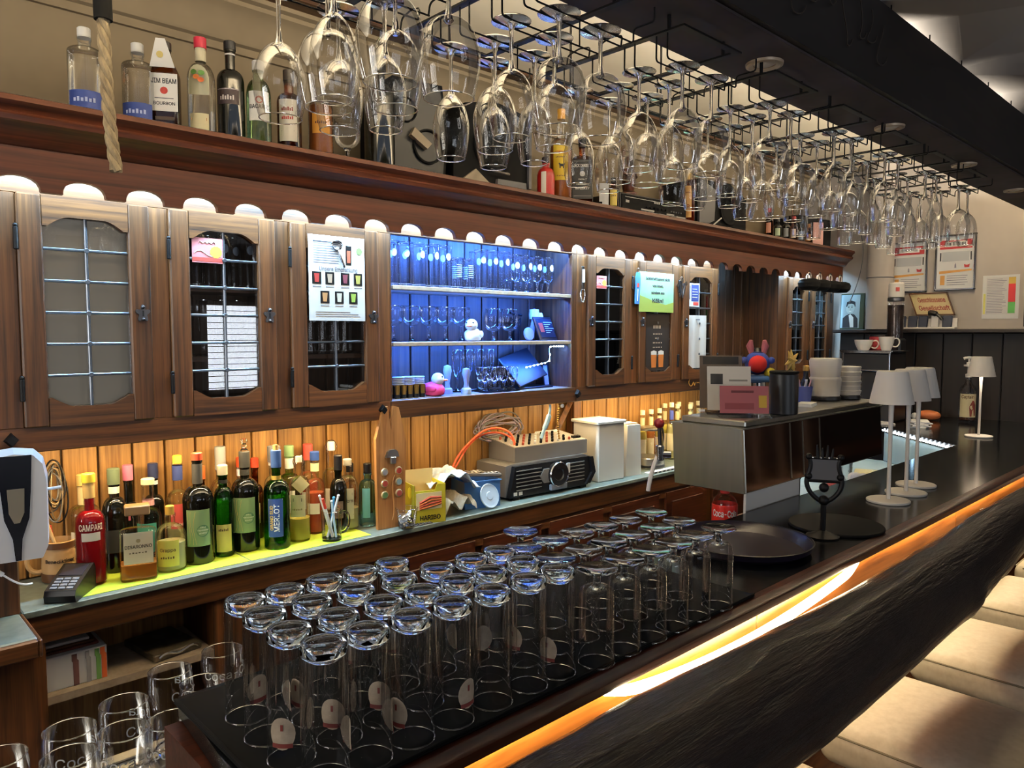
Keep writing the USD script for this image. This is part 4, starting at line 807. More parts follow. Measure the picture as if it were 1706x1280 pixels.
U('black bottle with silver rings on its neck', .978, 2.280, .040, .305, 'glass_dark', .60, ('121014', .022), None, [(.36, .50, .070, '3a2a2c', [('marks', .014, .40, 'd8cfc8')]), (.50, .51, .07, 'a8a0a0', [])], neck=(.86, .875, 'c4c0c0'))
U('pale green rum bottle with white label and red disc', 1.058, 2.262, .037, .262, 'glass_pale_green', .58, ('c9c4bc', .026), None, [(.28, .62, .066, 'dcd8cc', [('disc', .011, .52, 'b83a34'), ('BACARDI', .012, .42, '2a2622'), ('bar', (.05, .001), .36, '777'*2)])], sh=.2)
U('amber bottle with crooked white label behind the hanging glasses', 1.165, 2.272, .038, .262, 'glass_amber', .60, ('33281f', .03), ('liquid_brown', .5), [(.12, .62, .060, 'dcd3c0', [('marks', .012, .48, '8a3a34'), ('marks', .010, .38, 'b03028'), ('bar', (.04, .002), .24, '6a5a4a')])])
U('squat bottle of golden brandy behind the balloon glasses', 1.283, 2.282, .041, .262, 'clear_wall', .62, ('8a6a3a', .024), ('liquid_brandy', .66), [(.30, .55, .06, 'c98a2c', [('marks', .009, .42, '5a2c14')])])
t = thing('snifter_glass', 'upright stemmed snifter glass standing on the cornice shelf', 'goblet', (1.385, 2.285, T))
part(t, 'bowl', lathe(bowl_prof([(.006, .055), (.032, .065), (.046, .095), (.045, .135), (.042, .150)], 12), 26), 'clear'); part(t, 'rim', ring(.042, .150), 'crystal')
part(t, 'foot', lathe([(0, 0), (.036, 0), (.037, .002), (.012, .006), (.006, .014), (.007, .045), (.013, .056), (0, .058)], 26), 'crystal')
U('tall black bottle with oval silver emblem beside the loudspeaker', 1.522, 2.292, .054, .400, 'glass_dark', .62, ('0e0e10', .05), None, [], sh=.14, neck_r=.02)
t2 = stage.GetPrimAtPath('/World/' + 'bottle'); 
def oval_emblem(parent, r, z):
    p = part(parent, 'emblem', label_oval(.018, .024, r, z, .0006), paint('b9b4ac')); part(p, 'field', label_oval(.015, .021, r, z, .0010), paint('17171a'))
    for i in range(2): part(p, 'print_line', wrap(box(-.010, .010, -.0005, 0, z - .004 - .009 * i, z + .001 - .009 * i), r + .0012), paint('c9c4bc'), False)
oval_emblem(f'/World/bottle_{used["/World/bottle"] - 1:03d}', .054, .245)
# loudspeakers
plain('speaker_black', '070708', .8, 0, .2); plain('cone_grey', '5a5650', .6); plain('speaker_cream', '938671', .7); plain('speaker_grey', '4c4c50', .5)
def loudspeaker(label, loc, rz, w, d, h, wedge):
    t = thing('loudspeaker', label, 'loudspeaker', loc, rz)
    pts = [(-w / 2, 0), (w / 2, 0), (w / 2 + wedge, h * .45), (w / 2 - .01, h), (-w / 2 + .02, h), (-w / 2, h * .85)]
    part(t, 'cabinet', prism(Polygon(pts), 0, d), 'speaker_black', False)
    part(t, 'baffle', prism(Polygon(pts).buffer(-.014), -.006, 0), 'frame_black', False)
    for x, z, r in ((-w * .22, h * .68, min(w, h) * .20), (w * .18, h * .34, min(w, h) * .27)):
        k = turn(lathe([(r, 0), (r, .008), (r * .9, .010), (r * .82, -.004), (r * .35, -.022), (r * .34, -.012), (0, -.006)], 30), rx=90, loc=(x, -.006, z))
        c = part(t, 'cone', k, 'rubber_black'); part(c, 'dust_cap', turn(lathe([(r * .36, -.016), (r * .28, -.008), (0, -.003)], 20), rx=90, loc=(x, -.006, z)), 'cone_grey')
    part(t, 'horn', prism([(-w * .10, h * .50), (w * .20, h * .36), (w * .12, h * .30), (-w * .16, h * .42)], -.03, -.006), 'speaker_cream', False)
    return t
loudspeaker('black loudspeaker with pale tweeter cone behind the black bottle', (1.695, 2.305, T), -8, .24, .24, .36, .015)
t = thing('loudspeaker', 'wide black wedge loudspeaker with cream lower panels behind the hanging glasses', 'loudspeaker', (2.03, 2.285, T), -4)
part(t, 'cabinet', prism(Polygon([(-.16, 0), (.215, 0), (.225, .02), (.225, .33), (.05, .36), (-.10, .33), (-.16, .10)]), .01, .26), 'speaker_black', False)
part(t, 'lower_panel', prism(Polygon([(-.155, .006), (.04, .006), (-.06, .075)]), -.004, .01), 'speaker_cream', False); part(t, 'foot_panel', prism(Polygon([(.045, .006), (.205, .006), (.20, .05), (.05, .05)]), -.006, .01), 'speaker_grey', False)
k = turn(lathe([(.095, 0), (.095, .01), (.085, .012), (.075, -.01), (.03, -.035), (0, -.03)], 32), rx=90, loc=(.03, .008, .18)); part(t, 'cone', k, 'rubber_black')
part(t, 'carry_handle', tube(bend([(.02, 0, .085), (.02, -.02, .075), (.10, -.02, .070), (.10, 0, .08)], rad=.01), .005, 8), 'cone_grey')
part(t, 'side_strip', box(.218, .232, -.004, .012, .03, .33), 'speaker_grey', False)
t = thing('loudspeaker', 'grey-sided wedge loudspeaker right of the DJ player', 'loudspeaker', (3.70, 2.285, T), -6)
part(t, 'cabinet', prism(Polygon([(-.11, 0), (.33, 0), (.33, .20), (.18, .27), (-.11, .27)]), .01, .27), 'speaker_black', False); part(t, 'grey_side', prism(Polygon([(-.11, .0), (.02, .05), (.03, .22), (-.11, .27)]), -.004, .01), 'speaker_grey', False)
part(t, 'edge_strip', tube([(.0, -.006, .02), (.08, -.006, .07)], .004, 6), 'white_satin'); part(t, 'cone', turn(lathe([(.08, 0), (.08, .01), (.07, .008), (.03, -.02), (0, -.016)], 28), rx=90, loc=(.16, .008, .12)), 'rubber_black')
t = thing('loudspeaker', 'black box loudspeaker at the far right end of the cornice', 'loudspeaker', (5.02, 2.30, T), -4)
part(t, 'cabinet', box(-.20, .22, 0, .25, .012, .21, .008), 'speaker_black', False); part(t, 'base_strip', box(-.21, .23, -.004, .25, 0, .012), 'white_satin', False); part(t, 'grille', box(-.185, .205, -.005, .0, .03, .195), 'frame_black', False)
# red sauce, Veterano, whiskey and neighbours
U('red plastic sauce bottle with white stripe label', 2.345, 2.262, .036, .165, 'paint_ketchup', .62, ('8a1a14', .03), None, [(.12, .62, .020, 'd9cfc0', [])], sh=.2) if False else None
plain('sauce_red', 'a01e1a', .35)
U('round red sauce bottle with white stripe label', 2.345, 2.262, .038, .175, 'sauce_red', .50, ('2a1512', .022), None, [(.10, .62, .022, 'dcd3c4', [])], sh=.25)
t = U('tall brown brandy bottle with hanging yellow bull label', 2.462, 2.282, .050, .405, 'clear_wall', .55, ('c9902c', .04), ('liquid_brandy', .60), [(.22, .60, .068, 'd9b62c', [('VETERANO', .012, .50, 'b0281e'), ('marks', .006, .46, '6a4a1a'), ('marks', .006, .26, '7a5a1a')])], sh=.15)
bull = Polygon([(-.010, .0), (-.006, .0), (-.005, .008), (.004, .008), (.005, 0), (.009, 0), (.010, .012), (.014, .018), (.013, .022), (.008, .019), (-.006, .019), (-.012, .024), (-.015, .020), (-.011, .014)])
part(t, 'bull_emblem', wrap(turn(prism(bull, -.0006, 0), loc=(.006, 0, .140)), .0510), paint('17140e'), False)
t = U('square black-labelled Tennessee whiskey bottle', 2.592, 2.272, .048, .300, 'glass_amber', .62, ('121012', .035), ('liquid_brown', .66), [(.08, .66, .088, '121214', [('JACK DANIEL\'S', .013, .55, 'e2ddd4'), ('disc', .012, .45, 'b9b4ac'), ('Old No. 7', .006, .36, 'd9d4ca'), ('Tennessee', .008, .29, 'd9d4ca'), ('WHISKEY', .010, .22, 'd9d4ca'), ('bar', (.078, .0015), .12, 'a9a49a'), ('bar', (.078, .0015), .635, 'a9a49a')])], square=.85, sh=.12)
solo('folded_card', 'small white folded card leaning right of the whiskey', 'card', join(box(-.022, .022, -.001, .001, .03, .115), box(-.008, .022, .0, .002, 0, .03)), 'white_paper', (2.715, 2.245, T), FACE)
U('small dark bottle with yellow label left of the player', 2.790, 2.250, .026, .150, 'glass_amber', .6, ('17120f', .02), ('liquid_brown', .5), [(.12, .62, .034, 'd9c060', [('marks', .006, .4, '3a2a14')])])
t = thing('dj_player', 'black DJ player with knobs and pale lettering on the cornice shelf', 'DJ player', (3.10, 2.245, T), -3)
part(t, 'case', box(-.25, .27, 0, .20, .006, .095, .004), 'frame_black', False); part(t, 'front_plate', box(-.24, .26, -.004, .001, .012, .088), 'speaker_black', False)
plain('print_pale', 'a9a6a0', .6)
for x, z, w, h in ((-.22, .075, .46, .003), (-.22, .018, .48, .002), (-.10, .024, .10, .008), (.10, .022, .06, .006), (.18, .014, .07, .008)): part(t, 'pale_line', box(x, x + w, -.006, -.004, z, z + h), 'print_pale', False)
[part(t, 'print_mark', box(.0 + .012 * q, .008 + .012 * q, -.006, -.004, .066, .078), 'print_pale', False) for q in range(4)]; part(t, 'print_mark', box(-.215, -.19, -.006, -.004, .05, .062), 'print_pale', False)
for i in range(6): part(t, 'knob', turn(cyl(.006, 0, .010, 12, .002), rx=90, loc=(-.06 + .03 * i, -.003, .042)), 'rubber_black')
for i in range(5): part(t, 'button', box(.13 + .02 * i, .142 + .02 * i, -.008, -.003, .036, .044, .002), 'speaker_grey', False)
# carved wooden figure and the bottles at the far end
t = thing('wooden_figure', 'carved brown wooden figure standing on the DJ player', 'figurine', (3.02, 2.34, T + .098))
part(t, 'base', lathe([(0, 0), (.045, 0), (.045, .02), (.03, .03), (0, .03)], 20), 'cornice_wood'); part(t, 'body', lathe(bowl_prof([(.026, .03), (.034, .07), (.028, .13), (.020, .16)], 14), 20), 'cornice_wood'); part(t, 'head', cap(.024, (0, 0, .18)), 'cornice_wood')
for s in (-1, 1): part(t, 'arm', tube([(s * .026, 0, .14), (s * .048, -.01, .11), (s * .020, -.030, .10)], .009, 8), 'cornice_wood')
U('cognac bottle with long golden label right of the player', 3.435, 2.258, .030, .265, 'glass_amber', .6, ('b08a3a', .03), ('liquid_brandy', .6), [(.12, .74, .036, 'c99a5a', [('marks', .007, .6, '6a2a1a'), ('disc', .008, .35, '8a4a2a')])])
for i, (x, h, c, lc, g, l) in enumerate(((4.262, .175, 'b8322a', 'c98a70', 'glass_amber', 'miniature bottle with red foot and rosy label'), (4.368, .130, '17171a', 'b9c9a8', 'glass_dark', 'small black miniature with pale green label'), (4.478, .150, '1c1a1a', '77787a', 'glass_dark', 'miniature black bottle with grey label'), (4.580, .160, 'b8322a', 'd8c0a8', 'glass_amber', 'miniature bottle with red cap and cream label'), (4.690, .150, '2a3a5a', '8a98b0', 'clear_wall', 'clear miniature bottle with blue cap'), (4.790, .135, '8a5a2a', '9a6a3a', 'glass_amber', 'amber miniature flask'))):
    U(l + ', on the cornice past the grey loudspeaker', x, 2.235, .024, h, g, .55, (c, .02), None, [(.15, .5, .03, lc, [])])
solo('price_card', 'pink price card with small print at the right end of the cornice shelf', 'card', join(box(-.035, .035, -.001, .001, 0, .155)), paint('d6a49a'), (4.905, 2.225, T), FACE)
# ------------------------------------------------------------------ rope end hanging from the ceiling at the left
mottled('hemp', '6a5a44', '9a8a6c', 60, rough=.9, bump=.8, stretch=(1, 1, .4))
t = thing('hanging_rope', 'thick worn rope end with black grip hanging down at the upper left', 'rope')
import itertools
RP = np.array([(.470, 1.70, 2.80), (.468, 1.70, 2.32), (.470, 1.70, 2.20), (.476, 1.70, 2.06), (.484, 1.70, 1.985)])
C_ = smooth_path(RP, 60)
strands = []
for s in range(3):
    a = np.arange(60) * .9 + s * 2.094
    part(t, 'strand', tube(C_ + .0058 * np.stack([np.cos(a), np.sin(a), 0 * a], 1), .0078, 8), 'hemp')
part(t, 'black_grip', tube([(.464, 1.70, 2.80), (.469, 1.70, 2.285)], [.018, .0175], 14), 'rubber_black')
# ------------------------------------------------------------------ left end of the back counter
t = thing('soap_dispenser', 'white and dark wall soap dispenser at the left edge, mounted on the wooden post', 'dispenser', (.372, 2.252, 1.085), -8)
plain('disp_dark', '10131c', .15); plain('disp_grey', 'b9bcc4', .35); plain('disp_window', '6a665e', .2)
outline = [(-.058, 0), (.058, 0), (.072, .03), (.074, .20), (.066, .245), (.045, .268), (0, .274), (-.045, .268), (-.066, .245), (-.074, .20), (-.072, .03)]
bd = prism(Polygon(outline).buffer(-.006).buffer(.006), -.105, 0); v = bd.vertices; v[:, 0] *= np.where(v[:, 1] < -.05, .88, 1); v[:, 2] = np.where(v[:, 1] < -.05, .137 + (v[:, 2] - .137) * .97, v[:, 2]); bd.vertices = v
part(t, 'shell', bd, 'disp_grey', 30)
part(t, 'dark_panel', prism([(-.036, .266), (.036, .266), (.032, .19), (.026, .11), (.010, .06), (.006, .006), (-.006, .006), (-.010, .06), (-.026, .11), (-.032, .19)], -.1085, -.104), 'disp_dark', False)
part(t, 'level_window', prism([(-.018, .185), (.018, .185), (.016, .125), (.006, .10), (-.006, .10), (-.016, .125)], -.1100, -.108), 'disp_window', False)
part(t, 'side_hook', tube([(.070, -.04, .165), (.100, -.045, .168)], .004, 8), 'white_plastic')
t = thing('charging_cable', 'white charging cable with plug against the wooden post under the dispenser', 'cable', (0, 0, 0))
part(t, 'plug', tube([(.318, 2.245, 1.055), (.338, 2.243, 1.036)], .006, 8), 'white_plastic'); part(t, 'cord', tube(smooth_path([(.338, 2.243, 1.036), (.36, 2.243, 1.015), (.385, 2.245, 1.00), (.402, 2.25, .998)], 20), .0028, 6), 'white_plastic')
t = thing('cable_bundle', 'tangled grey and black cables hanging beside the soap dispenser', 'cables', (0, 0, 0))
plain('cable_grey', '6a6662', .5); plain('cable_tan', '9a8462', .5)
for i in range(9):
    a, b = rng.uniform(.012, .028), rng.uniform(.05, .085); cx, cz = .520 + rng.uniform(-.012, .012), 1.185 + rng.uniform(-.02, .02)
    part(t, 'loop', tube([(cx + a * math.cos(q), 2.545 + .012 * math.sin(q * 2 + i), cz + b * math.sin(q)) for q in np.linspace(0, 6.28, 28)], .0024, 6), ('black', 'cable_grey', 'cable_tan')[i % 3])
t = thing('beer_stein', 'beige stoneware mug with brown rim and dark lettering behind the card terminal', 'mug', (.520, 2.505, .9205), -12)
mottled('stoneware', 'a9865a', 'bf9d70', 12, rough=.4); plain('stone_brown', '5a3a22', .4)
part(t, 'body', lathe([(0, 0), (.042, 0), (.047, .01), (.048, .04), (.044, .10), (.045, .118), (.041, .120), (.040, .02), (0, .015)], 30), 'stoneware'); part(t, 'rim_band', lathe([(.0452, .100), (.0462, .118), (.0470, .118), (.0465, .100)], 30), 'stone_brown'); part(t, 'base_band', lathe([(.0480, .002), (.0492, .012), (.0492, .028), (.0484, .028)], 30), 'stone_brown')
part(t, 'lettering', wrap(turn(text('Benediktiner', .010, .0006, True), loc=(0, 0, .060)), .0475), 'frame_black', False); part(t, 'handle', tube(smooth_path([(-.044, 0, .10), (-.075, 0, .09), (-.075, 0, .04), (-.046, 0, .03)], 18), .007, 8), 'stoneware')
t = thing('wooden_spoon', 'pale wooden spoon and red stick standing in the stoneware mug', 'spoon', (.520, 2.505, .9205)); part(t, 'handle', tube([(.01, 0, .03), (-.035, -.01, .19)], .005, 8), paint('d2b384')); part(t, 'red_stick', tube([(.0, .01, .03), (-.022, .0, .165)], .004, 8), paint('b8382c'))
t = thing('card_terminal', 'black card payment terminal with grey keypad on the counter\'s left end', 'card terminal', (.505, 2.325, .9205), -36)
side = [(-.062, 0), (.075, 0), (.078, .045), (.060, .075), (-.060, .034), (-.066, .02)]
part(t, 'body', turn(prism(Polygon(side).buffer(-.004).buffer(.004), -.040, .040, 'yz'), rz=0), 'frame_black', False)
def on_slope(m): return turn(m, rx=18.6, loc=(0, -.001, .0545))
plain('key_grey', '6f7480', .5); plain('term_screen', '2a2a33', .2)
part(t, 'screen', on_slope(box(-.031, .031, .004, .056, -.001, .0012)), 'term_screen', False)
for i in range(4):
    for j in range(3): part(t, 'key', on_slope(box(-.030 + .021 * j, -.013 + .021 * j, -.056 + .0135 * i, -.047 + .0135 * i, -.001, .0022, .0008)), 'key_grey', False)
# bottle opener board with its cups
t = thing('bottle_opener_board', 'tall pale oak bottle opener board with six crown caps hung in front of the planks', 'bottle opener', (1.572, 2.315, .9205), -4)
wood('board_oak', '7a4c26', 'b8824a', 'z', rough=.5, fine=45)
bp = Polygon([(-.058, 0), (.058, 0), (.060, .20), (.066, .32), (.048, .40), (.034, .455), (.012, .46), (0, .37), (-.012, .46), (-.034, .455), (-.046, .40), (-.064, .34), (-.062, .18)])
part(t, 'board', prism(bp, 0, .018), 'board_oak', False)
part(t, 'opener', join(turn(prism([(-.028, 0), (.028, 0), (.020, .022), (.010, .028), (-.010, .028), (-.020, .022)], -.012, 0), loc=(0, 0, .27)), box(-.012, .012, -.018, -.004, .245, .272, .003)), 'steel', False)
for i, c in enumerate(('8f8f92', 'b0463a', '5a7a4a', 'a03a32', '7f9aa0', 'b35044')):
    cp = part(t, 'crown_cap', turn(lathe([(.0155, 0), (.0150, .002), (.0130, .005), (0, .0055)], 21), rx=90, loc=(-.030 + .060 * (i // 3), 0, .215 - .043 * (i % 3))), paint('b9a27a', .35, .5)); part(cp, 'print', turn(cyl(.0105, .005, .0062, 16), rx=90, loc=(-.030 + .060 * (i // 3), 0, .215 - .043 * (i % 3))), paint(c))
part(t, 'twig', tube(smooth_path([(.0, -.002, .03), (.006, -.002, .11), (.003, -.002, .17), (.012, -.002, .20)], 16), .0025, 6), 'board_oak')
t = thing('glass_bowl', 'small clear bowl of crown caps hanging at the foot of the bottle opener board', 'bowl', (1.612, 2.276, .9215))
part(t, 'wall', lathe([(.030, .004), (.036, .04), (.042, .075)], 26), 'clear'); part(t, 'rim', ring(.042, .075), 'crystal'); part(t, 'base', lathe([(0, 0), (.029, 0), (.030, .004), (0, .004)], 24), 'crystal')
for i in range(14): part(t, 'crown_cap', turn(lathe([(.0145, 0), (.0135, .004), (0, .005)], 14), rx=rng.uniform(0, 80), rz=rng.uniform(0, 360), loc=(rng.uniform(-.016, .016), rng.uniform(-.016, .016), .010 + .003 * i)), ('chrome', 'white_satin', 'key_grey')[i % 3])
solo('drip_grid', 'small dark striped grid tile lying before the opener board', 'grid', join(box(-.05, .05, -.02, .02, 0, .004), *[box(-.047 + .012 * i, -.041 + .012 * i, -.018, .018, .004, .007) for i in range(8)]), 'cable_grey', (1.675, 2.290 - .005, .9202), 0, smooth=False)
# sweet box
t = thing('sweet_box', 'yellow-green cardboard display box of liquorice sweets', 'box', (1.735, 2.335, .9205), -14)
plain('box_yellow', 'c9bb2e', .6); plain('box_inside', 'e2d29a', .7); plain('box_dark', 'a89a24', .6)
part(t, 'side_panel', box(-.065, -.062, -.065, .065, 0, .15), 'box_dark', False); part(t, 'side_panel', box(.062, .065, -.065, .065, 0, .15), 'box_yellow', False); part(t, 'back_panel', box(-.065, .065, .062, .065, 0, .19), 'box_inside', False); part(t, 'bottom', box(-.062, .062, -.062, .062, 0, .003), 'box_yellow', False)
fr = part(t, 'front_panel', prism([(-.065, 0), (.065, 0), (.065, .15), (.030, .15), (.020, .128), (-.065, .128)], -.065, -.062), 'box_yellow', False)
part(fr, 'picture', join(box(-.058, .048, -.0665, -.065, .055, .12)), 'box_inside', False)
for i in range(4): part(fr, 'sausage', turn(tube([(-.045, -.067, .062), (0, -.069, .070 + .004 * i), (.045, -.067, .078)], .0042, 6), loc=(0, 0, .008 * i - .004)), paint('b8452c' if i % 2 else 'c9662e'))
part(fr, 'lettering', turn(text('HARIBO', .017, .0012, True, width=.085), loc=(0, -.065, .014)), 'frame_black', False); part(t, 'mascot_patch', turn(cyl(.022, 0, .001, 20), ry=-90, loc=(-.0652, -.02, .115)), paint('d9cf3a'))
t = thing('sausage_pack', 'orange sweets inside the yellow cardboard box', 'sweets', (1.735, 2.335, .925), -14, kind='stuff'); part(t, 'sweets', join(*[tube([(rng.uniform(-.05, 0), rng.uniform(-.05, .05), .012 + .007 * i), (rng.uniform(0, .05), rng.uniform(-.05, .05), .016 + .007 * i)], .008, 6) for i in range(12)]), paint('c9662e'))
# cloths
def cloth(label, cx, cy, w, d, z, folds, mat, rz, seed, drop=0.0, hang=()):
    nx, ny = 36, 30; X, Y = np.meshgrid(np.linspace(-w / 2, w / 2, nx), np.linspace(-d / 2, d / 2, ny), indexing='ij'); P = np.stack([X * 18 + seed, Y * 18, 0 * X], -1)
    N = meshkit.fbm(P.reshape(-1, 3)).reshape(X.shape); Zz = z(X, Y) + folds * (N - .5) + folds * .4 * np.sin((X + .6 * Y) * 90 + 4 * N)
    V = np.stack([X + .02 * (N - .5), Y + .02 * (N.T.mean() - N), Zz], -1).reshape(-1, 3); V2 = V - [0, 0, .003]; k = nx * ny
    F = []
    for i in range(nx - 1):
        for j in range(ny - 1):
            a, b, c, e = i * ny + j, (i + 1) * ny + j, (i + 1) * ny + j + 1, i * ny + j + 1; F += [[a, b, c], [a, c, e], [k + a, k + c, k + b], [k + a, k + e, k + c]]
    return solo('cloth', label, 'cloth', trimesh.Trimesh(np.vstack([V, V2]), F, process=False), mat, (cx, cy, .9205), rz, smooth=True)
mottled('cloth_blue', '9fb4c9', 'dfe6ee', 26, rough=.9); mottled('cloth_beige', 'a3947c', 'c2b49c', 30, rough=.9)
cloth('crumpled white and pale blue towel draped over the box and the blue tub', 1.895, 2.372, .21, .16, lambda X, Y: .135 + .035 * np.cos(X * 16) - .075 * np.clip(-Y - .03, 0, 1) * 12 * .13 - .55 * np.clip(X - .05, 0, 1), .026, 'cloth_blue', -18, 3)
cloth('rumpled beige cloths heaped under the white towel', 1.885, 2.345, .15, .13, lambda X, Y: .060 - 2.2 * (X ** 2 + Y ** 2) * 2 + .012, .050, 'cloth_beige', -8, 9)
# blue tub with lid and remotes
t = thing('plastic_tub', 'blue plastic tub with its frosted round lid leaning in front', 'tub', (2.045, 2.385, .9205), -12)
plain('tub_blue', '4a78b4', .35); plain('lid_frost', 'b9c4cc', .4)
part(t, 'tub', lathe_sq := join(box(-.085, .085, -.065, -.062, 0, .115), box(-.085, .085, .062, .065, 0, .115), box(-.085, -.082, -.062, .062, 0, .115), box(.082, .085, -.062, .062, 0, .115), box(-.082, .082, -.062, .062, 0, .004), box(-.09, .09, -.07, -.065, .110, .116), box(-.09, .09, .065, .07, .110, .116)), 'tub_blue', False)
lid = part(t, 'lid', turn(lathe([(0, 0), (.050, 0), (.052, .003), (.050, .007), (.044, .006), (.040, .004), (.018, .004), (.016, .006), (0, .006)], 34), rx=72, rz=14, loc=(.020, -.083, .052)), 'lid_frost')
def remote(label, loc, rz, rx, c):
    t = thing('remote_control', label, 'remote control', loc, rz, rx=rx); part(t, 'body', box(-.022, .022, -.085, .085, 0, .016, .004), c, False)
    for i in range(7):
        for j in range(3): part(t, 'button', box(-.015 + .011 * j, -.008 + .011 * j, -.070 + .018 * i, -.062 + .018 * i, .016, .018), 'white_satin' if (i + j) % 4 else 'black', False)
plain('remote_brown', '5a5148', .4); plain('remote_grey', '8a8a8c', .4)
remote('long brownish remote control lying across the blue tub', (2.065, 2.37, 1.045), 62, 3, 'remote_brown'); remote('grey remote control lying behind the brownish one on the tub', (2.020, 2.43, 1.044), 70, 0, 'remote_grey')
# projector-like amplifier and mixer on it
t = thing('amplifier', 'grey and black audio unit with one big round knob under the mixer', 'amplifier', (2.455, 2.318, .9205), -3)
plain('amp_grey', '6d6a66', .5); plain('amp_black', '0f1013', .35); plain('knob_dark', '1a1a1c', .25)
part(t, 'case', prism(Polygon([(-.265, .012), (.215, .012), (.265, .07), (.245, .15), (.215, .156), (-.235, .156), (-.265, .15)]), .02, .225), 'amp_grey', False)
part(t, 'front', prism(Polygon([(-.262, .012), (.225, .012), (.262, .07), (.240, .148), (-.230, .148)]), -.004, .02), 'amp_black', False)
part(t, 'side_cheek', prism(Polygon([(.205, .02), (.232, .02), (.268, .07), (.25, .146), (.232, .146), (.245, .07)]), -.016, .0), 'amp_black', False)
for i in range(6): part(t, 'slot_line', box(-.225, -.075, -.008, -.003, .040 + .017 * i, .044 + .017 * i), 'amp_grey', False); part(t, 'slot_line', box(.09, .20, -.008, -.003, .040 + .017 * i, .044 + .017 * i), 'amp_grey', False)
kn = part(t, 'knob', turn(lathe([(.058, 0), (.058, .016), (.052, .022), (.030, .020), (.026, .014), (0, .014)], 40), rx=90, loc=(.02, -.004, .088)), 'knob_dark'); part(kn, 'knob_ring', turn(lathe([(.052, .021), (.055, .023), (.058, .018)], 40), rx=90, loc=(.02, -.004, .088)), 'chrome')
part(t, 'hex_panel', prism([(-.085, .088), (-.062, .120), (-.030, .120), (-.030, .056), (-.062, .056)], -.010, -.004), 'amp_grey', False); part(t, 'cream_panel', box(.082, .102, -.010, -.004, .085, .13), 'white_satin', False)
part(t, 'lower_bracket', box(-.030, .075, -.022, -.004, .018, .046, .004), 'key_grey', False)
for x in (-.24, -.21): part(t, 'white_mark', box(x, x + .02, -.006, -.003, .02, .035), 'white_satin', False)
for x in (-.22, .20): part(t, 'foot', box(x - .02, x + .02, .0, .20, 0, .013), 'rubber_black', False)
t = thing('mixer', 'flat grey mixing desk with rows of little knobs on top of the amplifier', 'mixer', (2.475, 2.350, 1.0775), -4)
sidep = [(0, 0), (.19, 0), (.19, .090), (0, .066)]
part(t, 'case', prism(sidep, -.215, .235, 'yz'), 'amp_grey', False)
slope = math.degrees(math.atan2(.024, .19)); plain('mix_face', '9a968e', .5)
on = lambda m: turn(m, rx=slope, loc=(0, 0, .066))
part(t, 'face_plate', on(box(-.210, .230, .006, .186, 0, .002)), 'mix_face', False)
for i in range(10):
    for j in range(4): part(t, 'knob', on(cyl(.0062, .002, .016, 9, .002, (-.185 + .036 * i, .025 + .040 * j, 0))), ('rubber_black', 'white_satin', 'rubber_black', 'screen_red')[(i * 3 + j) % 4])
for i in range(5): part(t, 'fader', on(box(.175 + .010 * i, .181 + .010 * i, .03, .05, .002, .012)), 'black', False)
part(t, 'paper_strip', on(box(.06, .20, .165, .183, .003, .010)), 'white_paper', False)
t = thing('cable_coil', 'coil of mauve-grey cables heaped behind the mixer', 'cables', (0, 0, 0)); plain('cable_mauve', '8a7a86', .5); plain('cable_orange', 'd9562e', .5)
for i in range(10):
    a, b = .13 + rng.uniform(-.025, .02), .045 + rng.uniform(-.015, .015); part(t, 'loop', tube([(2.28 + .05 + a * math.cos(q), 2.545 + .008 * math.sin(3 * q + i), 1.215 + .004 * i - .02 + b * math.sin(q) + .012 * math.sin(2 * q + i)) for q in np.linspace(0, 6.28, 40)], .0035, 6), 'cable_mauve' if i % 3 else 'cable_grey')
t = thing('orange_cable', 'bright orange cable arching from the mixer to a socket block', 'cable', (0, 0, 0))
part(t, 'cord', tube(smooth_path([(2.29, 2.40, 1.150), (2.27, 2.43, 1.215), (2.20, 2.47, 1.225), (2.10, 2.49, 1.17), (2.03, 2.49, 1.11), (1.99, 2.48, 1.06), (1.96, 2.47, 1.03)], 50), .005, 8), 'cable_orange'); part(t, 'cord', tube(smooth_path([(2.30, 2.40, 1.150), (2.28, 2.45, 1.195), (2.18, 2.50, 1.195), (2.08, 2.50, 1.13), (2.02, 2.49, 1.07)], 40), .0045, 8), 'cable_orange')
part(t, 'socket_block', box(1.94, 2.05, 2.46, 2.52, .985, 1.045, .008), 'stone_brown', False)
t = thing('hanging_chain', 'beaded gold chain and pale blue ribbon hanging from the shelf rail by the post', 'chain', (0, 0, 0))
for i in range(16): part(t, 'bead', cap(.0055, (2.535 - .012 * math.sin(i * .2), 2.352, 1.322 - .0105 * i), 8), 'gold')
part(t, 'ribbon', tube(smooth_path([(2.47, 2.352, 1.325), (2.46, 2.35, 1.27), (2.43, 2.352, 1.21), (2.41, 2.35, 1.175)], 20), [.006] * 6 + [.012] * 8 + [.008] * 6, 8), paint('9fc4dc')); part(t, 'bulb', cap(.010, (2.545, 2.345, 1.315)), 'white_plastic')
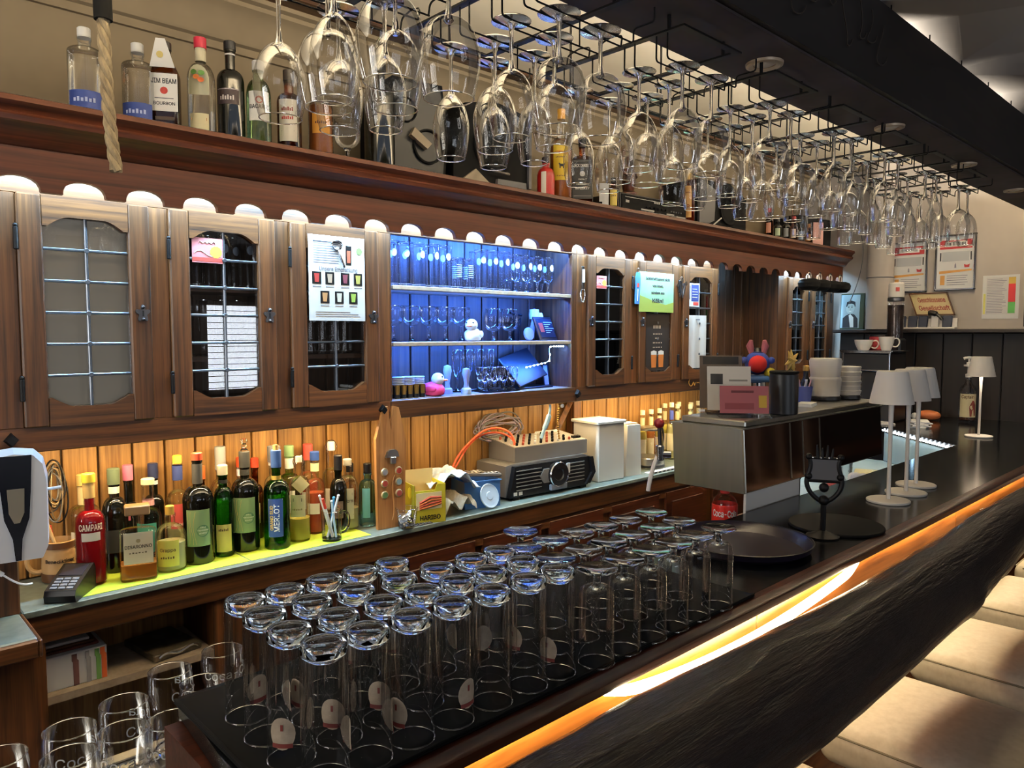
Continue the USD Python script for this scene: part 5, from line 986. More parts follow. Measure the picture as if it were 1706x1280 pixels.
# white box, carton, glass jar, juice bottles
t = thing('white_bin', 'tall white box with slightly sloping lid right of the amplifier', 'box', (2.885, 2.405, .9205), -6); plain('box_white', 'd9d6cc', .5)
part(t, 'body', box(-.085, .095, -.085, .10, 0, .285, .004), 'box_white', False); part(t, 'lid', box(-.098, .100, -.095, .105, .285, .300, .003), 'box_white', False)
t = thing('white_carton', 'narrow white tapering carton between the tall white box and the glass kettle', 'carton', (3.075, 2.375, .9205), -8)
cm_ = prism([(-.055, 0), (.055, 0), (.045, .262), (-.045, .262)], -.05, .05); part(t, 'body', cm_, 'box_white', False); part(t, 'fold_top', box(-.044, .044, -.03, .03, .262, .270), 'box_white', False)
t = thing('glass_kettle', 'glass kettle with steel foot and lid behind the tap lever', 'kettle', (3.330, 2.425, .9205))
part(t, 'steel_foot', lathe([(0, 0), (.085, 0), (.088, .005), (.086, .055), (.080, .060), (0, .060)], 32), 'steel'); part(t, 'foot_band', lathe([(.0865, .006), (.0895, .008), (.0895, .020), (.0870, .022)], 32), 'black')
part(t, 'glass_wall', lathe([(.082, .060), (.084, .10), (.076, .18), (.066, .215)], 30), 'clear'); part(t, 'lid', lathe([(0, .222), (.050, .222), (.068, .214), (.068, .205), (.060, .204)], 30), 'steel'); part(t, 'handle', tube(smooth_path([(.066, 0, .21), (.12, 0, .20), (.125, 0, .12), (.085, 0, .08)], 20), .009, 8), 'black')
for i, (x, y, h) in enumerate(((3.395, 2.515, .30), (3.475, 2.515, .30), (3.556, 2.515, .30), (3.640, 2.49, .33), (3.655, 2.548, .32), (3.735, 2.515, .315), (3.800, 2.548, .32), (3.812, 2.475, .31), (3.880, 2.515, .315), (3.960, 2.515, .318))):
    bottle(f'small juice bottle behind the kettle, {ORD[i] if i < 9 else "last"} from the left' + (', with blue neck label' if i == 3 else ''), (x, y, .9205), .027, h, 'clear', .5, ('e9dfb8', .022, .014), ('liquid_' + ('yellow', 'amber', 'yellow', 'pale_yellow')[i % 4], .62), [(.16, .46, .05, ('e2d9c0', 'd9cfae')[i % 2], [])], neck=(.70, .86, '4a5ab0' if i == 3 else 'd9cfa2'), sh=.16, name='juice_bottle', group='juice bottles behind the kettle')
t = thing('serving_tray', 'pale perforated tray under the glass kettle', 'tray', (3.33, 2.345, .9203)); part(t, 'plate', box(-.17, .22, -.07, -.055, 0, .010), 'white_satin', False); part(t, 'plate', box(-.17, .22, -.055, -.02, 0, .004), 'white_satin', False)
for i in range(9): part(t, 'hole', box(-.15 + .038 * i, -.13 + .038 * i, -.0712, -.0702, .002, .008), 'black', False)
# ------------------------------------------------------------------ inside the open base cupboard
t = thing('white_box', 'white cardboard box with green, orange and brown tabs in the open base shelf', 'box', (.515, 2.345, .6625))
part(t, 'box', box(-.078, .075, -.025, .15, 0, .095, .002), 'white_paper', False)
for x, w, c in ((-.012, .014, '5a3a38'), (.022, .011, '8f8f92'), (.046, .012, '5f8f4a'), (.060, .013, 'd9662e')): part(t, 'tab', prism([(x, .0), (x + w, 0), (x + w, .07), (x + w - .004, .075), (x + w - .004, .09), (x - .003, .09), (x - .003, .07), (x, .068)], -.0262, -.025), paint(c), False)
t = thing('menu_folders', 'stack of brownish folders and red printed sheet on the white box', 'folders', (.505, 2.37, .758)); mottled('folder_print', '3a2a20', '7a3a2c', 22, rough=.6)
for i in range(3): part(t, 'folder', box(-.070, .07 - .012 * i, -.03, .13, .010 * i, .010 * i + .008, .002), ('folder_print', 'stone_brown', 'white_satin')[i], False)
t = thing('ashtray_book', 'dark patterned album lying in the open base shelf', 'book', (.775, 2.42, .6625), 8); mottled('album_print', '17130e', '5a5040', 30, rough=.5); part(t, 'cover', box(-.075, .075, -.10, .10, 0, .022, .003), 'album_print', False); part(t, 'pages', box(-.070, .070, -.097, .094, .004, .018), 'cloth_beige', False); part(t, 'silver_ornament', tube(smooth_path([(-.06, -.102, .012), (-.03, -.104, .020), (0, -.102, .012), (.03, -.104, .021), (.06, -.102, .014)], 24), .004, 6), 'chrome')
# ------------------------------------------------------------------ papers, openers and signs on the cupboard doors
plain('ink', '2c2c34', .7); plain('ink_grey', '7a7a84', .7)
def sheet_lines(parent, x0, x1, z0, z1, n, mat='ink_grey', h=.004, ragged=.25, y=-.0012):
    for i in range(n):
        z = z1 - (z1 - z0) * (i + .5) / n; w = (x1 - x0) * (1 - ragged * rng.random())
        part(parent, 'text_line', box(x0, x0 + w, y, y + .0004, z - h / 2, z + h / 2), mat, False)
t = thing('menu_sheet', 'white menu sheet with seven drink pictures pinned to the third cupboard door', 'menu', (1.355, 2.3135, 1.695)); part(t, 'paper', box(-.110, .110, -.0008, 0, 0, .292), 'white_paper', False)
sheet_lines(t, -.092, .015, .195, .268, 9, h=.0028); part(t, 'text_line', box(-.092, .02, -.0012, -.0008, .268, .272), 'ink', False)
part(t, 'heading', turn(text('Unsere Empfehlung', .0135, .0006, True, width=.150), loc=(.005, -.0008, .172)), 'ink_grey', False)
for i, (x, z, c) in enumerate(((-.080, .125, 'a8342e'), (-.030, .125, 'b09a84'), (.030, .125, '7a3a4a'), (.082, .125, 'a8a050'), (-.050, .060, 'b88a5a'), (.006, .060, 'c9c4b4'), (.062, .060, '8fae4a'))):
    p = part(t, 'picture', box(x - .017, x + .017, -.0014, -.0008, z, z + .042), 'frame_black', False); part(p, 'drink', prism([(x - .007, z + .006), (x + .007, z + .006), (x + .010, z + .036), (x - .010, z + .036)], -.0020, -.0014), paint(c), False)
    part(t, 'caption', box(x - .016, x + .016, -.0012, -.0008, z - .010, z - .007), 'ink_grey', False)
p = part(t, 'picture', box(.034, .056, -.0014, -.0008, .195, .262), 'frame_black', False); part(p, 'drink', box(.038, .052, -.002, -.0014, .203, .246), paint('b3563a'), False); part(t, 'seal', turn(cyl(.012, 0, .001, 20), rx=90, loc=(.088, -.0008, .246)), paint('6f8a4a'))
sheet_lines(t, -.085, .09, .012, .034, 3, h=.002)
t = thing('bottle_opener', 'steel bottle opener hanging over the menu sheet', 'bottle opener', (1.352, 2.309, 1.955)); part(t, 'ring', tube([(.019 * math.cos(a) * (1 + .25 * math.sin(a)), 0, .016 * math.sin(a)) for a in np.linspace(0, 6.283, 24)], .0036, 8), 'chrome'); part(t, 'shank', tube([(.006, -.001, -.014), (.018, -.002, -.048), (.028, -.002, -.074)], [.005, .006, .004], 8), 'chrome')
def pink_card(label, x, z, s=1.0):
    t = thing('advert_card', label, 'card', (x, 2.3265, z)); part(t, 'card', box(-.047 * s, .047 * s, -.0008, 0, 0, .076 * s), paint('c9787a'), False); part(t, 'lower_band', box(-.047 * s, .047 * s, -.0012, -.0008, .004, .016 * s), paint('b0443a'), False)
    part(t, 'yellow_disc', prism([(.026 * s + .017 * s * math.cos(a) * (1 + .12 * (i % 2)), .034 * s + .017 * s * math.sin(a) * (1 + .12 * (i % 2))) for i, a in enumerate(np.linspace(0, 6.283, 25)[:-1])], -.0014, -.0008), paint('d2b43a'), False)
    part(t, 'script', tube(smooth_path([(-.026 * s + .0062 * s * i, -.0012, .058 * s + .005 * s * (i % 2)) for i in range(9)], 40), .0011 * s, 5), 'stone_brown'); part(t, 'wave', tube(smooth_path([(-.040 * s, -.001, .028 * s), (-.02 * s, -.001, .036 * s), (0, -.001, .024 * s), (.014 * s, -.001, .020 * s)], 20), .0014 * s, 5), 'white_satin')
pink_card('pink advertising card with yellow disc behind the top pane of the second door', .912, 1.868); pink_card('small pink card in the top left pane right of the blue shelves', 2.800, 1.868, .8)
t = thing('lever_opener', 'long chrome bottle opener hanging left of the fourth door', 'bottle opener', (2.652, 2.318, 1.80)); part(t, 'handle', box(-.010, .010, -.006, .002, .055, .165, .003), 'chrome', False); part(t, 'eye', tube([(.014 * math.cos(a), -.002, .028 + .030 * math.sin(a)) for a in np.linspace(0, 6.283, 26)], .004, 8), 'chrome'); part(t, 'printed_label', box(-.009, .009, -.0068, -.006, .09, .15), 'white_paper', False)
t = thing('key_fob', 'blue promotional bottle opener hanging left of the green poster', 'bottle opener', (3.062, 2.315, 1.80), ry=3); part(t, 'tag', prism(Polygon([(-.016, 0), (.016, 0), (.020, .13), (.012, .16), (-.012, .16), (-.020, .13)]), -.006, 0), paint('3a6fb4'), False); part(t, 'emblem', box(-.008, .008, -.0068, -.006, .085, .105), paint('c8382c'), False); part(t, 'ring', tube([(.010 * math.cos(a), -.003, .170 + .010 * math.sin(a)) for a in np.linspace(0, 6.283, 20)], .002, 6), 'chrome'); part(t, 'print_line', box(-.003, .003, -.0068, -.006, .015, .075), 'white_paper', False)
t = thing('key_bunch', 'bunch of keys and openers hanging between the fifth and sixth doors', 'keys', (3.452, 2.314, 1.80))
for i in range(5): part(t, 'key', turn(join(box(-.004, .004, -.003, 0, 0, .06), turn(cyl(.011, 0, .003, 14), rx=90, loc=(0, 0, .068))), ry=-18 + 9 * i, loc=(.004 * i - .008, -.003 * i, .045 + .012 * (i % 3))), ('chrome', 'pewter')[i % 2], False)
part(t, 'ring', tube([(.014 * math.cos(a), -.004, .142 + .014 * math.sin(a)) for a in np.linspace(0, 6.283, 20)], .002, 6), 'chrome')
t = thing('paper_poster', 'pale green poster with German motto pinned over the fifth cupboard door', 'poster', (3.232, 2.3135, 1.762)); mottled('poster_green', '7aa884', '98bf98', 6, rough=.7); plain('poster_lime', '8a9a3c', .7)
part(t, 'paper', box(-.152, .152, -.0008, 0, .0, .205), 'poster_green', False); part(t, 'grass', prism([(-.152, 0), (.152, 0), (.152, .055), (.08, .040), (.0, .050), (-.08, .070), (-.152, .085)], -.0012, -.0008), 'poster_lime', False)
for s, sz, z, w in (('Schönheit kommt nicht', .0140, .165, .21), ('von innen,', .0125, .130, .095), ('sondern aus', .0125, .095, .115), ('Köln!', .020, .050, .095)): part(t, 'lettering', turn(text(s, sz, .0006, True, width=w), loc=(.010, -.0012, z)), 'ink', False)
t = thing('beer_poster', 'dark poster with two full beer glasses in the fifth door\'s opening', 'poster', (3.262, 2.3250, 1.455)); part(t, 'sheet', box(-.104, .104, -.0008, 0, 0, .30), paint('1e1613'), False)
for sz, z, w in ((.016, .222, .08), (.007, .190, .085), (.007, .168, .045), (.007, .144, .085), (.007, .120, .085)):
    for q in range(int(w / .012)): part(t, 'print_mark', box(-w / 2 + .012 * q, -w / 2 + .012 * q + .008 - .003 * (q % 2), -.0014, -.0008, z, z + sz), paint('a8937c'), False)
for x in (-.034, .030):
    g = part(t, 'beer_picture', prism([(x - .020, .018), (x + .020, .018), (x + .024, .085), (x - .024, .085)], -.0014, -.0008), paint('c4702c'), False); part(g, 'foam', prism([(x - .024, .085), (x + .024, .085), (x + .025, .102), (x, .108), (x - .025, .102)], -.0014, -.0008), paint('e6dccb'), False)
t = thing('notice_card', 'white and dark blue notice card in the sixth door', 'card', (3.592, 2.3255, 1.800)); part(t, 'card', box(-.060, .060, -.0008, 0, 0, .130), 'white_paper', False); part(t, 'blue_field', box(-.020, .052, -.0014, -.0008, .030, .122), paint('2c3a7a'), False); part(t, 'glass_picture', prism([(-.050, .040), (-.030, .040), (-.026, .115), (-.054, .115)], -.0014, -.0008), 'ink_grey', False); part(t, 'red_box', box(.0, .052, -.0014, -.0008, .008, .026), paint('c9443a'), False)
sheet_lines(t, -.012, .045, .045, .105, 4, 'white_paper', .003, y=-.002)
t = thing('white_towel', 'white towel strip hanging in the opening of the sixth cupboard door', 'towel', (3.630, 2.3245, 1.458)); tw = trimesh.creation.box([.178, .003, .295]).subdivide_to_size(.02); v = tw.vertices; v[:, 1] += .003 * np.sin(v[:, 0] * 60) - .002; v[:, 2] += .1475; part(t, 'cloth', tw, 'white_satin', True); part(t, 'mark', box(-.02, .02, -.0072, -.0062, .268, .274), 'ink_grey', False)
t = thing('chalk_note', 'yellowish handwritten chalk note on the rail below the sixth door', 'writing', (3.60, 2.3295, 1.352)); plain('chalk_yellow', 'c99a4a', .8)
part(t, 'stroke', tube(smooth_path([(-.02, -.001, .045), (-.025, -.001, .012), (0, -.001, .010), (.012, -.001, .026), (.022, -.001, .010), (.030, -.001, .024)], 30), .0022, 5), 'chalk_yellow'); part(t, 'stroke', tube(smooth_path([(.045, -.001, .020), (.06, -.001, .022), (.075, -.001, .018)], 10), .0022, 5), 'chalk_yellow')
# cups and cutlery behind the fourth door
def white_cup(label, loc, rz, r=.038, h=.06, mat='white_satin'):
    t = thing('cup', label, 'cup', loc, rz); part(t, 'bowl', lathe([(0, 0), (r * .55, 0), (r * .62, .004), (r * .92, h * .6), (r, h), (r - .0025, h), (r * .88, h * .6), (r * .55, .008), (0, .006)], 26), mat); part(t, 'handle', tube(smooth_path([(r * .94, 0, h * .85), (r * 1.5, 0, h * .8), (r * 1.5, 0, h * .4), (r * .82, 0, h * .3)], 16), .004, 8), mat); return t
for i, x in enumerate((2.78, 2.87, 2.955)): white_cup(f'white cup on the shelf behind the fourth door, {ORD[i]} from the left', (x, 2.42, 1.528), 60, .036, .07)
t = thing('cutlery_jar', 'bundle of cutlery at the bottom of the fourth cupboard', 'cutlery', (2.80, 2.42, 1.396)); part(t, 'jar', lathe([(0, 0), (.06, 0), (.06, .06), (.056, .06), (.056, .004), (0, .004)], 24), 'clear')
for i in range(14): part(t, 'spoon', tube([(rng.uniform(-.03, .03), rng.uniform(-.03, .03), .005), (rng.uniform(-.055, .055), rng.uniform(-.04, .04), rng.uniform(.085, .11))], .004, 6), ('chrome', 'gold', 'white_satin')[i % 3])
# black pots hanging under the cornice
for i, x in enumerate((4.73, 4.885, 5.045, 5.200)):
    if i == 0:
        pot = thing('hanging_pot', 'round black pot hanging on a pale hook under the cornice, first from the left', 'pot', (x, 2.195, 1.93), 0, 'black pots under the cornice')
        part(pot, 'pot', lathe([(0, 0), (.045, .003), (.066, .022), (.070, .048), (.060, .066), (.040, .074), (0, .074)], 30), 'rubber_black'); part(pot, 'hook', tube([(.022 * math.cos(a), 0, .090 + .026 * math.sin(a)) for a in np.linspace(-.6, 3.74, 22)], .004, 8), 'white_satin'); part(pot, 'knob', cap(.008, (0, 0, .120), 8), 'black')
    else: again(pot, f'round black pot hanging on a pale hook under the cornice, {ORD[i]} from the left', (x, 2.195, 1.93))
# ------------------------------------------------------------------ end wall
def on_end(x=5.498): return dict(rz=-90)
def certificate(label, y0, y1, z0, z1):
    w, h = abs(y1 - y0), z1 - z0; t = thing('certificate', label, 'certificate', (5.496, (y0 + y1) / 2, z0), -90)
    for a, b, c, d in ((-w / 2, w / 2, 0, .012), (-w / 2, w / 2, h - .012, h), (-w / 2, -w / 2 + .012, 0, h), (w / 2 - .012, w / 2, 0, h)): part(t, 'frame_bar', box(a, b, -.022, 0, c, d, .003), 'chrome', False)
    part(t, 'paper', box(-w / 2 + .01, w / 2 - .01, -.006, 0, .01, h - .01), 'white_paper', False); W = w - .05
    part(t, 'red_field', box(-W / 2, W / 2, -.0068, -.006, h * .74, h * .90), paint('a02a30'), False); part(t, 'title_field', box(-W * .34, W * .34, -.0074, -.0068, h * .78, h * .87), 'white_paper', False); part(t, 'barcode', join(*[box(-W * .28 + W * .046 * i, -W * .28 + W * .046 * i + W * (.016 + .014 * ((i * 5) % 3) / 2), -.0080, -.0074, h * .80, h * .855) for i in range(13)]), 'ink', False)
    part(t, 'grey_field', box(-W * .42, W * .42, -.0068, -.006, h * .52, h * .69), paint('a9acb0'), False)
    for s in (-1, 1): part(t, 'side_print', box(s * W * .47 - .004, s * W * .47 + .004, -.0068, -.006, h * .53, h * .68), 'ink', False)
    part(t, 'crown', prism([(W * .28, h * .40), (W * .42, h * .40), (W * .44, h * .46), (W * .35, h * .44), (W * .26, h * .46)], -.0068, -.006), paint('a02a30'), False); part(t, 'emblem', prism([(-.006, h * .40), (.006, h * .40), (.004, h * .46), (0, h * .49), (-.004, h * .46)], -.0068, -.006), 'ink_grey', False)
    part(t, 'gold_band', prism([(-W / 2, h * .30), (W / 2, h * .34), (W / 2, h * .37), (-W / 2, h * .35)], -.0068, -.006), paint('c9924a'), False); part(t, 'gold_seal', box(-W * .46, -W * .32, -.0068, -.006, h * .10, h * .27), paint('c9924a'), False); sheet_lines(t, -W * .25, W * .45, h * .08, h * .28, 5, y=-.0068)
certificate('silver-framed certificate with red heading, the left one of the two on the end wall', 1.975, 1.735, 1.930, 2.275); certificate('silver-framed certificate with red heading, the right one of the two on the end wall', 1.690, 1.450, 1.935, 2.300)
t = thing('list_sheet', 'white list sheet with yellow, red and green column on the end wall', 'poster', (5.4985, 1.310, 1.745), -90); part(t, 'paper', box(-.100, .100, -.0008, 0, 0, .275), 'white_paper', False); part(t, 'inner_field', box(-.080, .082, -.0012, -.0008, .028, .262), paint('c9c6c4'), False)
for z0, z1, c in ((.218, .26, 'c9a84a'), (.105, .218, 'c0282e'), (.035, .105, '4f9a4a')): part(t, 'colour_field', box(.042, .080, -.0016, -.0012, z0, z1), paint(c), False)
part(t, 'yellow_edge', box(-.094, -.082, -.0012, -.0008, .03, .16), paint('d2cc6a'), False); sheet_lines(t, -.075, .035, .035, .255, 22, h=.003, y=-.0016)
t = thing('dark_picture', 'dark picture with reddish lower corner at the right edge of the end wall', 'picture', (5.498, 1.09, 1.695), -90); part(t, 'panel', box(-.09, .09, -.010, 0, 0, .30), 'frame_black', False); part(t, 'red_area', prism([(-.085, .005), (.085, .005), (.085, .04), (-.085, .09)], -.0108, -.010), paint('7a2c2a'), False); part(t, 'blue_area', prism([(-.085, .10), (-.05, .10), (-.04, .17), (-.085, .20)], -.0108, -.010), paint('8aa4c4'), False)
t = thing('closed_party_sign', 'cream sign with red old-style lettering tilted on the wainscot ledge', 'sign', (5.455, 1.690, 1.772), -90, ry=0); sk = lambda m: sheared(m)
def sheared(m): m = m.copy(); v = m.vertices.copy(); v[:, 0] += -.35 * (v[:, 2] - .07) * -1 * -1; m.vertices = v; return m
part(t, 'frame', sheared(join(box(-.118, .118, -.010, 0, 0, .008), box(-.118, .118, -.010, 0, .142, .150), box(-.118, -.110, -.010, 0, 0, .150), box(.110, .118, -.010, 0, 0, .150))), 'stone_brown', False); part(t, 'panel', sheared(box(-.112, .112, -.006, 0, .006, .144)), paint('c9b98a'), False)
for s, z, w in (('Geschlossene', .088, .165), ('Gesellschaft', .034, .185)): part(t, 'lettering', sheared(turn(text(s, .030, .0012, True, width=w), loc=(.008, -.006, z))), paint('8a2c2c'), False)
t = thing('charger_rack', 'white holder with a row of dark charging devices on the ledge', 'charger', (5.415, 1.70, 1.681), -90); part(t, 'holder', join(box(-.19, .17, -.03, .03, 0, .012, .003), box(-.19, .17, .02, .03, .012, .07)), 'white_satin', False)
for i, x in enumerate((-.165, -.095, -.030, .115)): part(t, 'device', turn(box(-.028, .028, -.008, .008, 0, .078, .004), rx=-10, loc=(x, 0, .010)), paint('1c2438'), False)
part(t, 'white_pack', turn(box(-.022, .022, -.012, .012, 0, .085, .004), rx=-8, loc=(.045, -.01, .010)), 'white_satin', False); part(t, 'black_scoop', tube(smooth_path([(.01, -.01, .105), (.05, -.015, .100), (.09, -.01, .06)], 12), [.018] * 6 + [.010] * 6, 8), 'black')
t = thing('flue_pipe', 'white painted vertical pipe in the corner of the end wall', 'pipe', (5.40, 2.005, 0)); part(t, 'pipe', cyl(.085, 1.681, 2.80, 36), 'end_plaster'); part(t, 'joint_ring', lathe([(.085, 2.030), (.0875, 2.031), (.0875, 2.037), (.085, 2.038)], 36), 'speaker_grey'); part(t, 'wire', tube(smooth_path([(-.03, .13, 2.35), (-.02, .12, 2.12), (-.03, .16, 1.95), (-.02, .20, 1.86)], 20), .003, 6), 'speaker_grey')
t = thing('framed_portrait', 'framed pale portrait print of a smiling man in a dark suit on the ledge', 'picture', (5.405, 2.195, 1.681), -90, rx=-4); W, Hh = .165, .255
part(t, 'frame', box(-W / 2, W / 2, 0, .012, 0, Hh, .002), paint('2c3c2a'), False); part(t, 'print', box(-W / 2 + .004, W / 2 - .030, -.001, 0, .010, Hh - .010), paint('8fa9b4'), False)
part(t, 'suit', prism([(-.062, .012), (.045, .012), (.042, .075), (.018, .105), (-.012, .112), (-.040, .10), (-.062, .08)], -.0018, -.001), paint('1c2630'), False); part(t, 'shirt', prism([(-.008, .015), (.016, .015), (.012, .085), (-.010, .11), (-.022, .10)], -.0024, -.0018), paint('d2e0e2'), False)
part(t, 'face', prism([(-.012 + .030 * math.cos(a), .150 + .040 * math.sin(a)) for a in np.linspace(0, 6.283, 26)[:-1]], -.0024, -.001), paint('a9c4c9'), False); part(t, 'hair', prism([(-.042, .160), (-.036, .162), (-.030, .178), (-.008, .184), (.014, .176), (.018, .158), (.023, .165), (.020, .196), (-.010, .205), (-.038, .194)], -.0030, -.0024), paint('16202a'), False)
for x in (-.024, -.001): part(t, 'eye', box(x - .005, x + .005, -.0032, -.0024, .154, .158), paint('16202a'), False); part(t, 'eyebrow', box(x - .007, x + .007, -.0032, -.0024, .164, .167), paint('16202a'), False)
part(t, 'mouth', prism([(-.022, .130), (-.002, .130), (-.006, .125), (-.018, .125)], -.0032, -.0024), paint('e6eef0'), False); part(t, 'nose', prism([(-.014, .138), (-.008, .138), (-.011, .154)], -.0032, -.0024), paint('86a4ac'), False)
solo('photo_frame', 'small dark photo frame leaning beside the pipe on the ledge', 'picture frame', join(box(-.035, .035, 0, .008, 0, .012), box(-.035, .035, 0, .008, .108, .12), box(-.035, -.023, 0, .008, 0, .12), box(.023, .035, 0, .008, 0, .12)), 'frame_black', (5.37, 1.895, 1.681), -90, smooth=False)
# ------------------------------------------------------------------ coffee corner on the return of the bar
t = thing('espresso_machine', 'dark espresso machine with chrome cup rail in front of the end wall', 'coffee machine', (4.93, 1.85, 1.1005), -90)
part(t, 'body', box(-.15, .15, -.10, .14, .0, .32, .01), 'frame_black', False); part(t, 'head', box(-.14, .14, -.14, .14, .32, .43, .008), 'frame_black', False)
for x in (-.145, .135): part(t, 'chrome_post', box(x, x + .012, -.150, -.138, .315, .435, .003), 'chrome', False)
for z in (.318, .428): part(t, 'chrome_rail', box(-.150, .152, -.152, -.140, z, z + .010, .003), 'chrome', False)
part(t, 'cup_tray', box(-.16, .16, -.15, .15, .438, .446, .002), 'chrome', False)
white_cup('wide white coffee cup with small print on the espresso machine', (4.84, 1.885, 1.547), -60, .055, .065); white_cup('white coffee mug with handle to the right on the espresso machine', (4.84, 1.748, 1.547), -60, .045, .085)
t = thing('red_tin', 'red coffee tin behind the white cups on the espresso machine', 'tin', (4.99, 1.86, 1.547)); part(t, 'tin', cyl(.045, 0, .085, 26, .003), paint('8a2026')); part(t, 'lid', cyl(.046, .085, .095, 26, .002), 'frame_black'); part(t, 'label', label_sheet(.05, .02, .06, .045), paint('b03a3a'))
t = thing('coffee_grinder', 'coffee grinder with tall bean jar and white cap beside the espresso machine', 'coffee grinder', (5.16, 1.813, 1.1005))
part(t, 'body', box(-.06, .06, -.055, .055, 0, .52, .012), 'frame_black', False); mottled('beans', '140d0a', '3a241a', 90, rough=.5, bump=.8, dist=.004); part(t, 'bean_filling', cyl(.047, .52, .735, 26), 'beans'); part(t, 'jar', lathe([(.050, .52), (.051, .74), (.046, .76), (.046, .785)], 26), 'clear'); part(t, 'metal_band', lathe([(.047, .76), (.050, .762), (.050, .782), (.047, .784)], 26), 'pewter')
part(t, 'white_cap', lathe([(0, .880), (.040, .880), (.046, .872), (.048, .80), (.046, .786), (0, .786)], 26), 'white_satin'); part(t, 'red_mark', turn(label_sheet(.022, .822, .848, .048), rz=-62), paint('a83a34'))
# ------------------------------------------------------------------ stainless service shelf over the work pit
t = thing('service_shelf', 'long stainless steel service shelf box standing over the work pit of the bar', 'service counter')
X0, X1, Y0, Y1, Z0, Z1 = 2.045, 3.12, 1.142, 1.395, 1.168, 1.360
mottled('steel_dark', '6a4a38', '785643', 12, rough=.14, metal=1.0)  # stainless front panel: brown reflection of wood and room put into its colour
def hexa(q): return trimesh.convex.convex_hull(np.array(q))
part(t, 'end_panel', hexa([(X0, Y0 - .012, Z0), (X0, Y1 - .012, Z0), (X0, Y0, Z1), (X0, Y1, Z1), (X0 + .006, Y0 - .012, Z0), (X0 + .006, Y1 - .012, Z0), (X0 + .006, Y0, Z1), (X0 + .006, Y1, Z1)]), 'steel', False)
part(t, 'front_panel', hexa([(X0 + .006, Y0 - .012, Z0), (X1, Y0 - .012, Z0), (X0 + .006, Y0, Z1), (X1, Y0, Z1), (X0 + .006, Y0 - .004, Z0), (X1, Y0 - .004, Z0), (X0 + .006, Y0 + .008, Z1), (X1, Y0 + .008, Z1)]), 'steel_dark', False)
part(t, 'back_panel', box(X0 + .006, X1, Y1 - .018, Y1 - .010, Z0, Z1), 'steel', False); part(t, 'far_end_panel', box(X1, X1 + .006, Y0, Y1 - .01, Z0, Z1), 'steel', False); part(t, 'bottom_panel', box(X0, X1, Y0 - .008, Y1 - .012, Z0 - .004, Z0), 'steel', False)
for x in (2.34, 2.43, 2.56): part(t, 'seam_strip', hexa([(x, Y0 - .0135, Z0 + .006), (x + .008, Y0 - .0135, Z0 + .006), (x, Y0 - .0015, Z1 - .004), (x + .008, Y0 - .0015, Z1 - .004), (x, Y0 - .010, Z0 + .006), (x + .008, Y0 - .010, Z0 + .006), (x, Y0 + .002, Z1 - .004), (x + .008, Y0 + .002, Z1 - .004)]), 'steel', False)
part(t, 'top_slab', box(X0 - .012, X1 + .02, Y0 - .006, Y1 + .004, Z1, Z1 + .004), 'steel', False); part(t, 'top_plate', box(X0 + .02, X1 + .02, Y0 + .004, Y1 - .02, Z1 + .004, Z1 + .024, .004), 'steel', False); part(t, 'corner_bead', tube([(X0, Y0 - .012, Z0), (X0, Y0, Z1)], .004, 8), 'steel')
part(t, 'white_panel', box(2.10, 2.46, 1.158, 1.166, .90, Z0 - .004), 'white_satin', False); part(t, 'return_panel', box(2.46, 2.468, 1.158, 1.36, .90, Z0 - .004), 'steel', False)
t = thing('tap_lever', 'black lever with red ball on the left flank of the service shelf', 'tap', (2.020, 1.425, 1.235)); part(t, 'valve', join(cyl(.014, 0, .05, 18, .003), tube([(0, 0, .02), (.02, -.03, .02)], .011, 10)), 'chrome'); part(t, 'lever', tube([(0, 0, .05), (.0, .004, .11)], .006, 8), 'black'); part(t, 'ball', cap(.017, (0, .004, .122)), paint('7a1a1c', .3)); part(t, 'spout', tube(smooth_path([(-.004, .004, .02), (-.020, .01, -.02), (-.035, .02, -.10)], 14), .007, 8), 'white_satin')
wt = thing('work_pit', 'bright steel work top in the pit behind the bar between lamps and service shelf', 'work top')
mottled('pit_white', '9fb9be', 'b4c9cc', 6, rough=.5); part(wt, 'top', prism([(2.475, 1.125), (4.10, 1.125), (4.60, 1.66), (4.60, 2.05), (3.6, 1.70), (2.475, 1.385)], .885, .900, 'xy'), 'pit_white', False); part(wt, 'edge_wall', hexa([(4.11, 1.142, .9), (4.61, 1.66, .9), (4.11, 1.142, 1.068), (4.61, 1.66, 1.068), (4.13, 1.135, .9), (4.63, 1.65, .9), (4.13, 1.135, 1.068), (4.63, 1.65, 1.068)]), 'pit_white', False); part(wt, 'base', box(2.5, 4.0, 1.20, 1.60, 0, .885), 'oak_x', False)
t = thing('led_edge', 'glittering white LED strip along the slanted inner edge of the bar', 'LED strip'); glow('led_white', (.85, .93, 1.0), 12.0); part(t, 'strip', tube([(4.085, 1.150, 1.083), (4.585, 1.662, 1.083)], .004, 6), 'led_white')
for i in range(18): part(t, 'led', cap(.005, (4.087 + .0285 * i, 1.150 + .0291 * i, 1.0915), 8), 'led_white')
t = thing('lemon_bowl', 'ribbed clear glass bowl standing in the bright work pit', 'bowl', (3.52, 1.36, .9005)); pr = bowl_prof([(.04, .004), (.075, .03), (.105, .075), (.118, .11)], 10); bw = lathe(pr, 48); v = bw.vertices; a = np.arctan2(v[:, 1], v[:, 0]); k = 1 + .05 * np.cos(16 * a) * np.clip(v[:, 2] / .1, 0, 1); v[:, 0] *= k; v[:, 1] *= k; v[:, 2] += .006 * np.cos(16 * a) * (v[:, 2] > .1); bw.vertices = v; part(t, 'bowl', bw, 'clear', True); part(t, 'foot', cyl(.042, 0, .005, 26), 'crystal'); part(t, 'paper_filling', join(*[cap(.026, (rng.uniform(-.05, .05), rng.uniform(-.05, .05), .05 + rng.uniform(0, .04)), 8) for i in range(9)]), 'white_paper')
